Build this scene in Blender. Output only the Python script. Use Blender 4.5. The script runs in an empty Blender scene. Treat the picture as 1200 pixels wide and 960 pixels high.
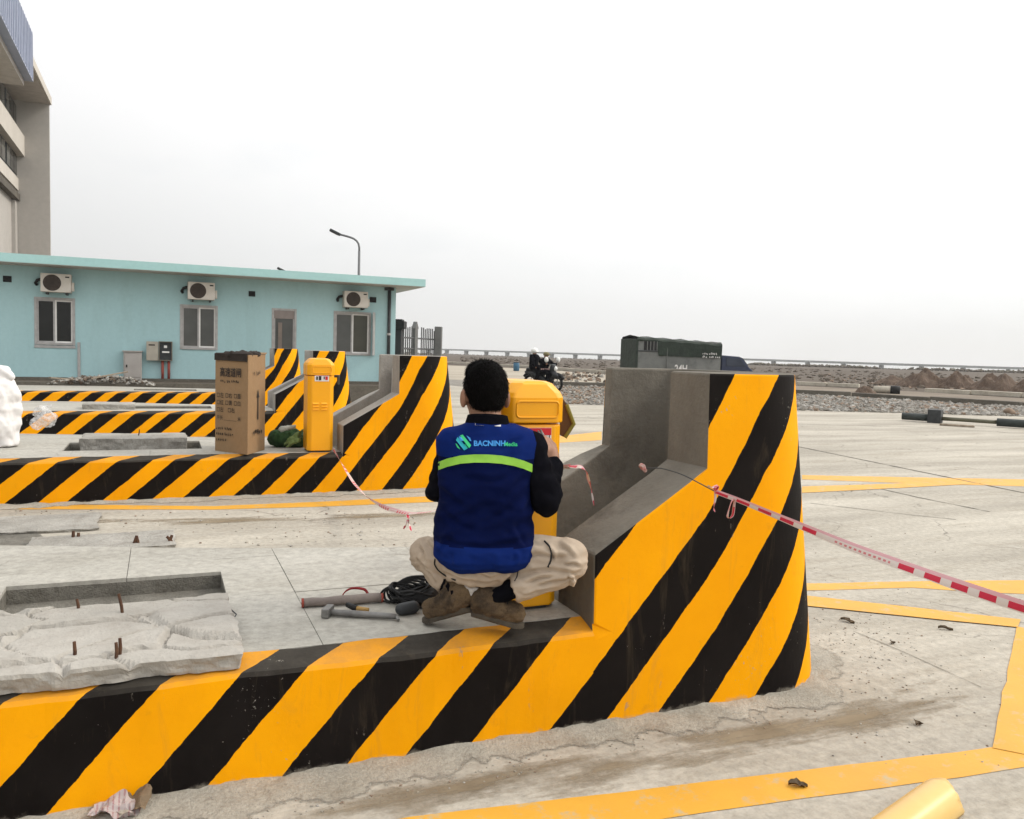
import bpy, bmesh, math, random
from mathutils import Vector, Matrix, noise, Quaternion
from mathutils.bvhtree import BVHTree
random.seed(7)
S = bpy.context.scene
R = math.radians
V = Vector

# ------------------------------------------------------------------ camera
FOC = 971.0                      # focal length in photo pixels (1200 px wide)
EYE = V((0, 0, 1.35)); YAW = R(67.0); ROLL = R(1.66)
PITCH = math.atan(66.6 * math.cos(ROLL) / FOC)
FH = V((math.cos(YAW), math.sin(YAW), 0)); RT = V((math.sin(YAW), -math.cos(YAW), 0)); UP = V((0, 0, 1))
FW = FH * math.cos(PITCH) - UP * math.sin(PITCH)
U0 = UP * math.cos(PITCH) + FH * math.sin(PITCH)
CR = RT * math.cos(ROLL) + U0 * math.sin(ROLL)
CU = U0 * math.cos(ROLL) - RT * math.sin(ROLL)
cd = bpy.data.cameras.new('camera'); cam = bpy.data.objects.new('camera', cd); S.collection.objects.link(cam)
cam.matrix_world = Matrix(((CR.x, CU.x, -FW.x, EYE.x), (CR.y, CU.y, -FW.y, EYE.y), (CR.z, CU.z, -FW.z, EYE.z), (0, 0, 0, 1)))
cd.sensor_fit = 'HORIZONTAL'; cd.sensor_width = 36; cd.lens = 36 * FOC / 1200
cd.clip_start = 0.05; cd.clip_end = 30000
S.camera = cam

# ------------------------------------------------------------------ sky, sun, exposure
SUN = V((0.80, -0.16, 0.62)).normalized()
W = bpy.data.worlds.new('World'); S.world = W; W.use_nodes = True
nt = W.node_tree; nt.nodes.clear(); L = nt.links.new
def wn(t, **k):
    n = nt.nodes.new(t)
    for a, b in k.items(): setattr(n, a, b)
    return n
out = wn('ShaderNodeOutputWorld'); bg = wn('ShaderNodeBackground'); L(bg.outputs[0], out.inputs[0]); bg.inputs[1].default_value = 0.1
sky = wn('ShaderNodeTexSky', sky_type='NISHITA', sun_disc=False)
sky.sun_elevation = math.asin(SUN.z); sky.sun_rotation = math.atan2(SUN.x, SUN.y)
tc = wn('ShaderNodeTexCoord'); sep = wn('ShaderNodeSeparateXYZ'); L(tc.outputs['Generated'], sep.inputs[0])
mr = wn('ShaderNodeValToRGB'); L(sep.outputs[2], mr.inputs[0])          # overcast veil: greyer near the horizon
cr = mr.color_ramp; cr.elements[0].position = 0.0; cr.elements[0].color = (.815, .805, .785, 1)
cr.elements[1].position = 0.55; cr.elements[1].color = (1.3, 1.3, 1.3, 1)
e = cr.elements.new(0.10); e.color = (.90, .905, .90, 1)
e = cr.elements.new(0.25); e.color = (1.06, 1.06, 1.06, 1)
dt = wn('ShaderNodeVectorMath', operation='DOT_PRODUCT'); L(tc.outputs['Generated'], dt.inputs[0]); dt.inputs[1].default_value = SUN
mp = wn('ShaderNodeMapRange'); L(dt.outputs['Value'], mp.inputs[0])
mp.inputs[1].default_value = -1.0; mp.inputs[2].default_value = 1.0; mp.inputs[3].default_value = 4.5; mp.inputs[4].default_value = 15.5
sc = wn('ShaderNodeVectorMath', operation='SCALE'); L(mr.outputs[0], sc.inputs[0]); L(mp.outputs[0], sc.inputs['Scale'])
mpn = wn('ShaderNodeMapping'); mpn.inputs['Scale'].default_value = (2.2, 2.2, 7); L(tc.outputs['Generated'], mpn.inputs[0])
nz = wn('ShaderNodeTexNoise'); nz.inputs['Scale'].default_value = 1.6; nz.inputs['Detail'].default_value = 5; L(mpn.outputs[0], nz.inputs[0])
nr = wn('ShaderNodeMapRange'); L(nz.outputs[0], nr.inputs[0])
nr.inputs[1].default_value = 0.36; nr.inputs[2].default_value = 0.5; nr.inputs[3].default_value = 0.90; nr.inputs[4].default_value = 0.99
mx = wn('ShaderNodeMix', data_type='RGBA'); L(nr.outputs[0], mx.inputs[0]); L(sky.outputs[0], mx.inputs[6]); L(sc.outputs[0], mx.inputs[7])
L(mx.outputs[2], bg.inputs[0])
sl = bpy.data.lights.new('sun', 'SUN'); sl.energy = 1.9; sl.angle = R(12); sl.color = (1, .93, .82)
so = bpy.data.objects.new('sun', sl); S.collection.objects.link(so); so.rotation_euler = SUN.to_track_quat('Z', 'Y').to_euler()
S.view_settings.view_transform = 'Standard'; S.view_settings.look = 'None'; S.view_settings.gamma = 1; S.view_settings.exposure = 0.0
S.cycles.max_bounces = 6

# ------------------------------------------------------------------ measuring helpers (photo pixel + a known distance or plane -> world point)
def ray(x, y): return FW + CR * ((x - 600) / FOC) - CU * ((y - 480) / FOC)
def D(x, y, d): return EYE + ray(x, y) * d                              # at depth d
def G(x, y, z=0.0): r = ray(x, y); return EYE + r * ((z - EYE.z) / r.z)  # on height z
def PY(x, y, Y): r = ray(x, y); return EYE + r * (Y / r.y)               # on plane Y
def PX(x, y, X): r = ray(x, y); return EYE + r * (X / r.x)               # on plane X

# ------------------------------------------------------------------ materials
def nodes(name, rough=.8, spec=.3):
    m = bpy.data.materials.new(name); m.use_nodes = True; t = m.node_tree
    b = t.nodes['Principled BSDF']; b.inputs['Roughness'].default_value = rough; b.inputs['Specular IOR Level'].default_value = spec
    return m, t, b
def nd(t, typ, **k):
    n = t.nodes.new(typ)
    for a, b in k.items(): setattr(n, a, b)
    return n
def noi(t, vec, scale, detail=4, rough=.55, dist=0):
    n = nd(t, 'ShaderNodeTexNoise'); n.inputs['Scale'].default_value = scale; n.inputs['Detail'].default_value = detail
    n.inputs['Roughness'].default_value = rough; n.inputs['Distortion'].default_value = dist
    if vec is not None: t.links.new(vec, n.inputs[0])
    return n.outputs[0]
def ramp(t, fac, stops, const=False):
    n = nd(t, 'ShaderNodeValToRGB'); t.links.new(fac, n.inputs[0]); c = n.color_ramp
    if const: c.interpolation = 'CONSTANT'
    while len(c.elements) < len(stops): c.elements.new(1.0)
    for e, (p, col) in zip(c.elements, stops):
        e.position = p; e.color = (*col, 1) if len(col) == 3 else col
    return n.outputs[0]
def mix(t, f, a, b, mode='MIX'):
    n = nd(t, 'ShaderNodeMix', data_type='RGBA', blend_type=mode)
    for i, v in ((0, f), (6, a), (7, b)):
        if isinstance(v, (int, float)): n.inputs[i].default_value = v
        elif isinstance(v, tuple): n.inputs[i].default_value = (*v, 1)
        else: t.links.new(v, n.inputs[i])
    return n.outputs[2]
def mth(t, op, a, b=0.0):
    n = nd(t, 'ShaderNodeMath', operation=op)
    for i, v in enumerate((a, b)):
        if isinstance(v, (int, float)): n.inputs[i].default_value = v
        else: t.links.new(v, n.inputs[i])
    return n.outputs[0]
def bump(t, b, h, strength=.4, dist=.01):
    n = nd(t, 'ShaderNodeBump'); n.inputs['Strength'].default_value = strength; n.inputs['Distance'].default_value = dist
    t.links.new(h, n.inputs['Height']); t.links.new(n.outputs[0], b.inputs['Normal'])
def coords(t, scale=(1, 1, 1), rotz=0, kind='Object'):
    c = nd(t, 'ShaderNodeTexCoord'); m = nd(t, 'ShaderNodeMapping'); m.inputs['Scale'].default_value = scale; m.inputs['Rotation'].default_value = (0, 0, rotz)
    t.links.new(c.outputs[kind], m.inputs[0]); return m.outputs[0]
MATS = {}
def uvx(t):
    u = nd(t, 'ShaderNodeUVMap'); x = nd(t, 'ShaderNodeSeparateXYZ'); t.links.new(u.outputs[0], x.inputs[0]); return x.outputs[0]
def M(name, c1, c2=None, scale=6, rough=.8, bs=.25, bscale=None, bd=.006, spec=.3, detail=6, metal=0, lo=.35, hi=.65):
    """a surface of two close tones broken up by noise, with fine relief"""
    if name in MATS: return MATS[name]
    m, t, b = nodes(name, rough, spec); v = coords(t)
    c2 = c2 or tuple(x * .8 for x in c1)
    n = noi(t, v, scale, detail); t.links.new(ramp(t, n, [(lo, c2), (hi, c1)]), b.inputs[0])
    b.inputs['Metallic'].default_value = metal
    if bs: bump(t, b, noi(t, v, bscale or scale * 8, 6), bs, bd)
    MATS[name] = m; return m

def concrete(name, base, dark, stain=(.1, .08, .06), stretch=(1, 1, 1), rotz=0, stain_amt=.5, bs=.35, k=1.0, pits=True, crack=0):
    m, t, b = nodes(name, .88, .2); v = coords(t, stretch, rotz); vo = coords(t)
    c = ramp(t, noi(t, v, .9 * k, 8, .62), [(.32, dark), (.66, base)])
    c = mix(t, mth(t, 'MULTIPLY', ramp(t, noi(t, v, 2.6 * k, 8, .7, .4), [(.5, (0, 0, 0)), (.72, (1, 1, 1))]), stain_amt), c, stain)
    if pits: c = mix(t, ramp(t, noi(t, vo, 95 * k, 3), [(.3, (.22,) * 3), (.45, (0,) * 3)]), c, tuple(x * .5 for x in dark))
    if crack:
        vd = nd(t, 'ShaderNodeTexVoronoi', feature='DISTANCE_TO_EDGE'); vd.inputs['Scale'].default_value = .55; wv_ = nd(t, 'ShaderNodeVectorMath', operation='ADD'); n3 = nd(t, 'ShaderNodeTexNoise'); n3.inputs['Scale'].default_value = 2.2; n3.inputs['Detail'].default_value = 8; t.links.new(vo, n3.inputs[0]); s3 = nd(t, 'ShaderNodeVectorMath', operation='SCALE'); s3.inputs['Scale'].default_value = .55; t.links.new(n3.outputs['Color'], s3.inputs[0]); t.links.new(vo, wv_.inputs[0]); t.links.new(s3.outputs[0], wv_.inputs[1]); t.links.new(wv_.outputs[0], vd.inputs[0])
        ck = mth(t, 'MULTIPLY', ramp(t, vd.outputs[0], [(.0, (1, 1, 1)), (.0045, (0, 0, 0))]), ramp(t, noi(t, vo, .8, 4), [(.45, (0, 0, 0)), (.6, (crack,) * 3)])); c = mix(t, ck, c, (.07, .06, .05))
        tr_ = ramp(t, noi(t, coords(t, (.12, 1.3, 1), R(20)), 1.1, 7, .62), [(.50, (0, 0, 0)), (.72, (1, 1, 1))]); c = mix(t, mth(t, 'MULTIPLY', tr_, .42), c, (.185, .165, .135))
        bl = ramp(t, noi(t, vo, 3.5, 9, .75, .6), [(.60, (0, 0, 0)), (.70, (1, 1, 1))]); c = mix(t, mth(t, 'MULTIPLY', bl, .35), c, (.58, .55, .49))
    fine = noi(t, vo, 24 * k, 8, .7)
    c = mix(t, .22 if pits else .06, c, ramp(t, fine, [(.3, (0, 0, 0)), (.7, (1, 1, 1))]), 'OVERLAY')
    t.links.new(c, b.inputs[0])
    h = mth(t, 'ADD', noi(t, vo, 40 * k, 8, .7), mth(t, 'MULTIPLY', noi(t, vo, 5 * k, 4), 2.0))
    bump(t, b, h, bs, .012)
    return m
m_road = concrete('road concrete', (.485, .448, .38), (.315, .287, .24), (.30, .265, .21), (.28, 1.5, 1), R(20), .75, .35, crack=.8)
m_tile = concrete('paving concrete', (.43, .41, .365), (.33, .315, .275), (.27, .25, .21), (.6, 1.2, 1), 0, .55, .22, crack=.35)
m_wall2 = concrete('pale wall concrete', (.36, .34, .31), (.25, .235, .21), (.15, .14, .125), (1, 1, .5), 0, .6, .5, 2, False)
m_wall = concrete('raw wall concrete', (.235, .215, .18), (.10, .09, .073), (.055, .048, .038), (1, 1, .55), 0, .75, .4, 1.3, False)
m_rough = concrete('broken concrete', (.44, .42, .38), (.28, .265, .235), (.2, .175, .14), (1, 1, 1), 0, .5, .9, 3)
m_slab = concrete('pale broken concrete', (.42, .395, .355), (.32, .30, .265), (.25, .22, .185), (1, 1, 1), 0, .5, .45, 2, False)
m_rough_dark = concrete('dark broken concrete', (.26, .245, .21), (.14, .13, .11), (.1, .085, .065), (1, 1, 1), 0, .6, 1, 4)
m_mortar = concrete('spilt mortar', (.47, .435, .37), (.34, .31, .255), (.25, .205, .15), (1, 1, 1), 0, .6, .8, 3)
m_spill = m_mortar.copy(); t = m_spill.node_tree; t.links.new(ramp(t, mth(t, 'ADD', uvx(t), mth(t, 'MULTIPLY', noi(t, coords(t), 13, 8, .7), .9)), [(.62, (0, 0, 0)), (.82, (1, 1, 1))]), t.nodes['Principled BSDF'].inputs['Alpha'])
m_earth = concrete('brown earth', (.11, .087, .065), (.07, .054, .04), (.14, .12, .095), (.05, .25, 1), R(20), .5, .5, .5)
m_sand = concrete('sandy track', (.43, .385, .31), (.30, .26, .205), (.2, .17, .13), (.15, .9, 1), R(20), .6, .5, .7)
m_grav = concrete('gravel bed', (.30, .28, .245), (.17, .155, .135), (.2, .18, .15), (1, 1, 1), 0, .5, 1, 2)
m_stone = M('grey stone', (.40, .38, .345), (.18, .165, .145), 3, .9, .4, 30)
m_stone_b = M('brown stone', (.30, .22, .16), (.18, .13, .095), 3, .9, .4, 30)
m_mark = None
def worn_paint(name, col, under, wear=.35, scale=9, rough=.55):
    m, t, b = nodes(name, rough, .35); v = coords(t)
    f = ramp(t, noi(t, v, scale, 10, .72), [(wear - .06, (1, 1, 1)), (wear + .05, (0, 0, 0))])
    c = ramp(t, noi(t, v, 3, 6), [(.3, tuple(x * .86 for x in col)), (.7, col)])
    t.links.new(mix(t, f, c, under), b.inputs[0]); bump(t, b, noi(t, v, 60, 6), .2, .004); return m
m_mark = worn_paint('yellow road paint', (.68, .35, .04), (.44, .35, .20), .40, 9)

YEL, BLK = (.93, .395, .001), (.006, .0045, .004)
def stripes(name, bounds, first_black, slope, lo, hi, slope2=None):
    """diagonal hazard stripes laid out by the length u along the kerb and the height v"""
    m, t, b = nodes(name, .66, .06)
    uv = nd(t, 'ShaderNodeUVMap'); sp = nd(t, 'ShaderNodeSeparateXYZ'); t.links.new(uv.outputs[0], sp.inputs[0])
    v = coords(t)
    sl_ = slope
    if slope2 is not None:
        mr_ = nd(t, 'ShaderNodeMapRange'); t.links.new(sp.outputs[0], mr_.inputs[0])
        for i_, v_ in enumerate((.7, 1.7, slope, slope2)): mr_.inputs[i_ + 1].default_value = v_
        sl_ = mr_.outputs[0]
    wob = mth(t, 'MULTIPLY', mth(t, 'SUBTRACT', noi(t, v, 14, 5, .6), .5), .022)
    f = mth(t, 'ADD', mth(t, 'SUBTRACT', mth(t, 'ADD', sp.outputs[0], .012), mth(t, 'MULTIPLY', sp.outputs[1], sl_)), wob)
    f = mth(t, 'DIVIDE', mth(t, 'SUBTRACT', f, lo), hi - lo)
    st = [(0.0, (1, 1, 1) if first_black else (0, 0, 0))]; k = first_black
    for x in bounds:
        k = not k; st.append(((x - lo) / (hi - lo), (1, 1, 1) if k else (0, 0, 0)))
    msk = ramp(t, f, st[:32], True)
    y = ramp(t, noi(t, v, 2.2, 8, .65), [(.25, (.83, .325, .001)), (.75, YEL)])
    dirt = ramp(t, noi(t, v, 7, 9, .72), [(.60, (0, 0, 0)), (.78, (1, 1, 1))])
    y = mix(t, mth(t, 'MULTIPLY', dirt, .45), y, (.42, .17, .02))
    k_ = ramp(t, noi(t, v, 3, 8, .65), [(.3, BLK), (.75, (.012, .0095, .0085))])
    c = mix(t, msk, y, k_)
    scuff = ramp(t, noi(t, coords(t, (1, 1, .45)), 11, 8, .7), [(.655, (0, 0, 0)), (.685, (1, 1, 1))])
    c = mix(t, mth(t, 'MULTIPLY', scuff, .55), c, (.27, .235, .19))
    chip = ramp(t, mth(t, 'ADD', noi(t, v, 70, 6, .75), mth(t, 'MULTIPLY', noi(t, v, 2.3, 4), .5)), [(.97, (0, 0, 0)), (.99, (1, 1, 1))])
    c = mix(t, chip, c, (.34, .31, .27))
    smear = ramp(t, noi(t, coords(t, (3.5, 3.5, .6)), 3.2, 8, .75, .8), [(.56, (0, 0, 0)), (.80, (1, 1, 1))])
    c = mix(t, mth(t, 'MULTIPLY', smear, .30), c, (.16, .12, .07))
    gn = nd(t, 'ShaderNodeNewGeometry'); gs = nd(t, 'ShaderNodeSeparateXYZ'); t.links.new(gn.outputs['Normal'], gs.inputs[0])      # dusty grey on upward faces, with their sky light painted in
    dust_skylit = mth(t, 'MULTIPLY', ramp(t, gs.outputs[2], [(.45, (0, 0, 0)), (.8, (1, 1, 1))]), ramp(t, noi(t, v, 6, 8, .7), [(.25, (.12,) * 3), (.75, (.62,) * 3)]))
    c = mix(t, dust_skylit, c, (.095, .085, .07))
    # dust that settled low on the paint, ragged
    low = ramp(t, mth(t, 'ADD', sp.outputs[1], mth(t, 'MULTIPLY', noi(t, v, 16, 6, .7), .09)), [(.035, (1, 1, 1)), (.068, (0, 0, 0))])
    c = mix(t, mth(t, 'MULTIPLY', low, .85), c, (.36, .32, .26))
    t.links.new(c, b.inputs[0])
    bump(t, b, mth(t, 'ADD', noi(t, v, 50, 7, .7), mth(t, 'MULTIPLY', noi(t, v, 6, 3), 2.5)), .16, .008)
    return m
b1 = [-1.77, -1.56, -1.35, -1.14, -.93, -.72, -.51, -.30, -.089, .121, .33, .535, .744, .975, 1.265, 1.476, 1.717, 1.95, 2.16, 2.385, 2.61, 2.83, 3.05, 3.27, 3.49, 3.71]
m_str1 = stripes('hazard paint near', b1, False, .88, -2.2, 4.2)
b2 = [-1.19 - .2175 * k for k in range(8, 0, -1)] + [-1.19, -.949, -.735, -.484, -.284, -.08, .136, .37, .576, .80, 1.0, 1.24, 1.46, 1.67, 1.90, 2.12, 2.33, 2.55, 2.77, 2.99, 3.2, 3.42]
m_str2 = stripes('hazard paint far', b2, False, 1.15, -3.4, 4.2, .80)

m_cab = M('yellow enamel', (.88, .40, .002), (.84, .365, .002), 2, .38, .04, 90, .002, .45)
m_white = M('white plastic', (.78, .77, .74), (.7, .69, .66), 4, .5, .05)
m_black = M('black rubber', (.014, .013, .013), (.008, .008, .008), 8, .6, .2)
m_red = M('red print', (.55, .02, .03), None, 5, .6, 0)
m_paper = M('sticker white', (.7, .68, .66), None, 5, .6, 0)
m_rust = M('rusty steel', (.11, .055, .03), (.06, .03, .02), 30, .9, .5, 90)
m_steel = M('grey steel', (.20, .195, .185), (.12, .115, .11), 20, .5, .2, 80, metal=.4)
m_dsteel = M('dark painted steel', (.045, .05, .052), (.03, .032, .034), 10, .55, .1)
m_teal = concrete('turquoise render', (.40, .59, .61), (.36, .545, .565), (.30, .45, .46), (1.2, 1, .25), 0, .4, .06, .5, False)
m_tealroof = concrete('turquoise roof edge', (.40, .62, .61), (.34, .55, .54), (.28, .43, .42), (.3, 1, 2), 0, .4, .05, .6, False)
m_soffit = M('soffit render', (.50, .46, .42), (.42, .385, .35), 3, .85, .1)
m_alu = M('window aluminium', (.42, .41, .40), (.33, .32, .31), 8, .45, .05, spec=.5)
m_cream = concrete('beige render', (.46, .435, .40), (.41, .385, .355), (.35, .33, .30), (1, 1, .3), 0, .4, .05, .15, False)
m_cream2 = concrete('cream spandrel', (.60, .56, .50), (.50, .465, .41), (.4, .37, .32), (1, 1, .3), 0, .35, .05, .15, False)
m_blue = M('blue grey cladding', (.33, .36, .46), (.28, .31, .40), 2, .5, .05)
def glass(name, col, rough=.08):
    m, t, b = nodes(name, rough, .28); t.links.new(ramp(t, noi(t, coords(t), 1.2, 4), [(.3, tuple(x * .6 for x in col)), (.7, col)]), b.inputs[0]); return m
m_glass = glass('dark window glass', (.018, .019, .017))
m_glass2 = glass('curtained window glass', (.115, .118, .11), .06)
m_glass3 = glass('olive blind glass', (.085, .083, .063), .08)

# ------------------------------------------------------------------ mesh helpers
class MB:
    def __init__(s): s.v = []; s.f = []; s.m = []; s.uv = {}
    def add(s, vs, fs, mi=0):
        o = len(s.v); s.v += [V(p) for p in vs]; s.f += [tuple(i + o for i in f) for f in fs]; s.m += [mi] * len(fs); return s
    def box(s, lo, hi, mi=0):
        (a, b, c), (d, e, f) = lo, hi
        return s.add([(a, b, c), (d, b, c), (d, e, c), (a, e, c), (a, b, f), (d, b, f), (d, e, f), (a, e, f)],
                     [(3, 2, 1, 0), (4, 5, 6, 7), (0, 1, 5, 4), (1, 2, 6, 5), (2, 3, 7, 6), (3, 0, 4, 7)], mi)
    def obox(s, c, ex, ey, ez, mi=0):           # oriented box: centre and half axes
        c = V(c); ex, ey, ez = V(ex), V(ey), V(ez)
        vs = [c + ex * a + ey * b + ez * d for d in (-1, 1) for a, b in ((-1, -1), (1, -1), (1, 1), (-1, 1))]
        return s.add(vs, [(3, 2, 1, 0), (4, 5, 6, 7), (0, 1, 5, 4), (1, 2, 6, 5), (2, 3, 7, 6), (3, 0, 4, 7)], mi)
    def prism(s, poly, z0, z1, mi=0):           # plan polygon, counter-clockwise
        n = len(poly); vs = [(p[0], p[1], z0) for p in poly] + [(p[0], p[1], z1) for p in poly]
        return s.add(vs, [tuple(range(n))[::-1], tuple(range(n, 2 * n))] + [(i, (i + 1) % n, n + (i + 1) % n, n + i) for i in range(n)], mi)
    def tube(s, pts, r, seg=8, mi=0, caps=True):
        pts = [V(p) for p in pts]; rs = r if isinstance(r, (list, tuple)) else [r] * len(pts)
        vs = []; fs = []; a = None
        for i, p in enumerate(pts):
            d = (pts[min(i + 1, len(pts) - 1)] - pts[max(i - 1, 0)]).normalized()
            a = d.orthogonal().normalized() if a is None else (a - d * a.dot(d)).normalized()
            b = d.cross(a)
            vs += [p + (a * math.cos(2 * math.pi * k / seg) + b * math.sin(2 * math.pi * k / seg)) * rs[i] for k in range(seg)]
        for i in range(len(pts) - 1):
            fs += [(i * seg + k, i * seg + (k + 1) % seg, (i + 1) * seg + (k + 1) % seg, (i + 1) * seg + k) for k in range(seg)]
        if caps: fs += [tuple(range(seg))[::-1], tuple(range((len(pts) - 1) * seg, len(pts) * seg))]
        return s.add(vs, fs, mi)
    def capsule(s, p, r1, q, r2, seg=14):
        p, q = V(p), V(q); d = q - p; l = max(d.length, 1e-5); d = d / l; pts = []; rs = []
        for k in range(1, 6):
            a = math.pi / 2 * (1 - k / 5); pts.append(p - d * r1 * math.sin(a)); rs.append(max(r1 * math.cos(a), r1 * .05))
        for k in range(0, 5):
            a = math.pi / 2 * k / 5 + .02; pts.append(q + d * r2 * math.sin(a)); rs.append(r2 * math.cos(a))
        return s.tube(pts, rs, seg)
    def ell(s, c, ax, rot=None, seg=20, ring=12):
        c = V(c); vs = []; fs = []
        for i in range(ring + 1):
            th = math.pi * min(max(i / ring, .012), .988)
            for k in range(seg):
                ph = 2 * math.pi * k / seg; p = V((ax[0] * math.sin(th) * math.cos(ph), ax[1] * math.sin(th) * math.sin(ph), ax[2] * math.cos(th)))
                vs.append(c + (rot @ p if rot else p))
        for i in range(ring): fs += [((i + 1) * seg + k, (i + 1) * seg + (k + 1) % seg, i * seg + (k + 1) % seg, i * seg + k) for k in range(seg)]
        fs += [tuple(range(seg)), tuple(range(ring * seg, (ring + 1) * seg))[::-1]]
        return s.add(vs, fs)
    def rock(s, c, r, mi=0, flat=.7):
        t = (1 + 5 ** .5) / 2; q = Quaternion((random.random() - .5, random.random() - .5, random.random() - .5, random.random() - .5)).normalized()
        base = [(1, 0, 0), (-1, 0, 0), (0, 1, 0), (0, -1, 0), (0, 0, 1), (0, 0, -1)]
        vs = []
        for b in base:
            p = q @ (V(b) * r * random.uniform(.6, 1.25)); p.z *= flat; vs.append(V(c) + p)
        return s.add(vs, [(0, 2, 4), (2, 1, 4), (1, 3, 4), (3, 0, 4), (2, 0, 5), (1, 2, 5), (3, 1, 5), (0, 3, 5)], mi)
    def build(s, name, mats, parent=None, smooth=False, bevel=0, world=True, uvs=None):
        me = bpy.data.meshes.new(name)
        off = V(parent_loc(parent)) if (parent is not None and world) else V((0, 0, 0))
        me.from_pydata([p - off for p in s.v], [], s.f); me.update()
        for m in (mats if isinstance(mats, (list, tuple)) else [mats]): me.materials.append(m)
        me.polygons.foreach_set('material_index', s.m)
        if smooth: me.polygons.foreach_set('use_smooth', [True] * len(s.f))
        if uvs is not None:
            ul = me.uv_layers.new(name='UVMap')
            for lp in me.loops: ul.data[lp.index].uv = uvs[lp.vertex_index]
        return link(name, me, parent, bevel)
def parent_loc(p):
    l = V(p.location)
    return l if p.parent is None else l + parent_loc(p.parent)
def link(name, me, parent=None, bevel=0):
    o = bpy.data.objects.new(name, me); S.collection.objects.link(o)
    if parent is not None: o.parent = parent
    if bevel:
        b = o.modifiers.new('bevel', 'BEVEL'); b.width = bevel; b.segments = 2; b.limit_method = 'ANGLE'; b.angle_limit = R(40)
    return o
def tag(o, label=None, cat=None, group=None, kind=None):
    if label: o['label'] = label
    if cat: o['category'] = cat
    if group: o['group'] = group
    if kind: o['kind'] = kind
    return o
def thing(name, loc, label, cat, group=None, rz=0):
    o = bpy.data.objects.new(name, None); S.collection.objects.link(o); o.location = loc; o.rotation_euler = (0, 0, rz); o.empty_display_size = .1
    return tag(o, label, cat, group)
def kids(o): return [c for c in S.collection.objects if c.parent == o]
def dup(o, parent=None):
    c = o.copy(); S.collection.objects.link(c); c.parent = parent
    for k in kids(o): dup(k, c)
    return c
def weld(o):                                  # merge coincident points so bevels and shading are clean
    bm = bmesh.new(); bm.from_mesh(o.data); bmesh.ops.remove_doubles(bm, verts=bm.verts, dist=1e-5); bmesh.ops.recalc_face_normals(bm, faces=bm.faces); bm.to_mesh(o.data); bm.free(); return o
def clip(poly, a, b, c):                       # keep a*x+b*y<=c of a convex plan polygon
    o = []
    for i in range(len(poly)):
        p, q = poly[i], poly[(i + 1) % len(poly)]; dp, dq = a * p[0] + b * p[1] - c, a * q[0] + b * q[1] - c
        if dp <= 0: o.append(p)
        if dp * dq < 0: k = dp / (dp - dq); o.append((p[0] + (q[0] - p[0]) * k, p[1] + (q[1] - p[1]) * k))
    return o
def minus_rect(poly, x0, y0, x1, y1):
    res = []
    for a, b, c in ((1, 0, x0), (-1, 0, -x1)): res.append(clip(poly, a, b, c))
    midp = clip(clip(poly, -1, 0, -x0), 1, 0, x1)
    res += [clip(midp, 0, 1, y0), clip(midp, 0, -1, -y1)] if len(midp) > 2 else []
    return [p for p in res if len(p) > 2]
def ragged(pts, step=.12, amp=.02, sd=0):      # closed outline with a broken edge
    o = []
    for i in range(len(pts)):
        p, q = V(pts[i]).to_3d(), V(pts[(i + 1) % len(pts)]).to_3d(); p.z = q.z = 0; n = max(1, int((q - p).length / step)); d = (q - p).normalized(); nn = V((d.y, -d.x, 0))
        for k in range(n):
            w = p + (q - p) * k / n
            o.append(w + nn * amp * 2 * (noise.noise(w * 7 + V((sd, 0, 0))) + .6 * noise.noise(w * 23 + V((0, sd, 0)))))
    return o
def sheet(name, poly, z, mat, kind='structure', amp=0, step=.12, parent=None, sd=0):
    pts = ragged(poly, step, amp, sd) if amp else [V(p).to_3d() for p in poly]
    me = bpy.data.meshes.new(name); me.from_pydata([(p.x, p.y, z) for p in pts], [], [tuple(range(len(pts)))]); me.update()
    if me.polygons[0].normal.z < 0: me.flip_normals()
    me.materials.append(mat); o = link(name, me, parent); o['kind'] = kind; return o
def text_mb(mb, txt, org, ex, ey, size, mi=0, align='LEFT', bold=0.0):
    cu = bpy.data.curves.new('t', 'FONT'); cu.body = txt; cu.size = 1; cu.align_x = align; cu.offset = bold; cu.resolution_u = 3
    o = bpy.data.objects.new('t', cu); S.collection.objects.link(o); dg = bpy.context.evaluated_depsgraph_get()
    me = bpy.data.meshes.new_from_object(o.evaluated_get(dg)); org, ex, ey = V(org), V(ex), V(ey)
    mb.add([org + (ex * v.co.x + ey * v.co.y) * size for v in me.vertices], [tuple(p.vertices) for p in me.polygons], mi)
    bpy.data.objects.remove(o); bpy.data.meshes.remove(me); bpy.data.curves.remove(cu)
def blurred_line(mb, org, ex, ey, size, groups, seed):
    """print too small to read: a row of broken strokes, one little clump per character"""
    rnd = random.Random(seed); org, ex, ey = V(org), V(ex), V(ey); x = 0
    for n in groups:
        for _ in range(n):
            for k in range(3):
                a, w, b_, h = rnd.uniform(0, .35), rnd.uniform(.12, .32), rnd.uniform(0, .4), rnd.uniform(.2, .6); p = org + ex * (x + a) * size + ey * b_ * size
                mb.add([p, p + ex * w * size, p + (ex * w + ey * h) * size, p + ey * h * size], [(0, 1, 2, 3)])
            x += .72
        x += .5
def remesh(mb, voxel, smooth=4, fac=.5):
    me = bpy.data.meshes.new('r'); me.from_pydata(mb.v, [], mb.f); me.update()
    o = bpy.data.objects.new('r', me); S.collection.objects.link(o)
    r = o.modifiers.new('r', 'REMESH'); r.mode = 'VOXEL'; r.voxel_size = voxel; r.use_smooth_shade = True
    if smooth: s = o.modifiers.new('s', 'SMOOTH'); s.iterations = smooth; s.factor = fac
    dg = bpy.context.evaluated_depsgraph_get(); res = bpy.data.meshes.new_from_object(o.evaluated_get(dg))
    bpy.data.objects.remove(o); bpy.data.meshes.remove(me); return res
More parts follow.
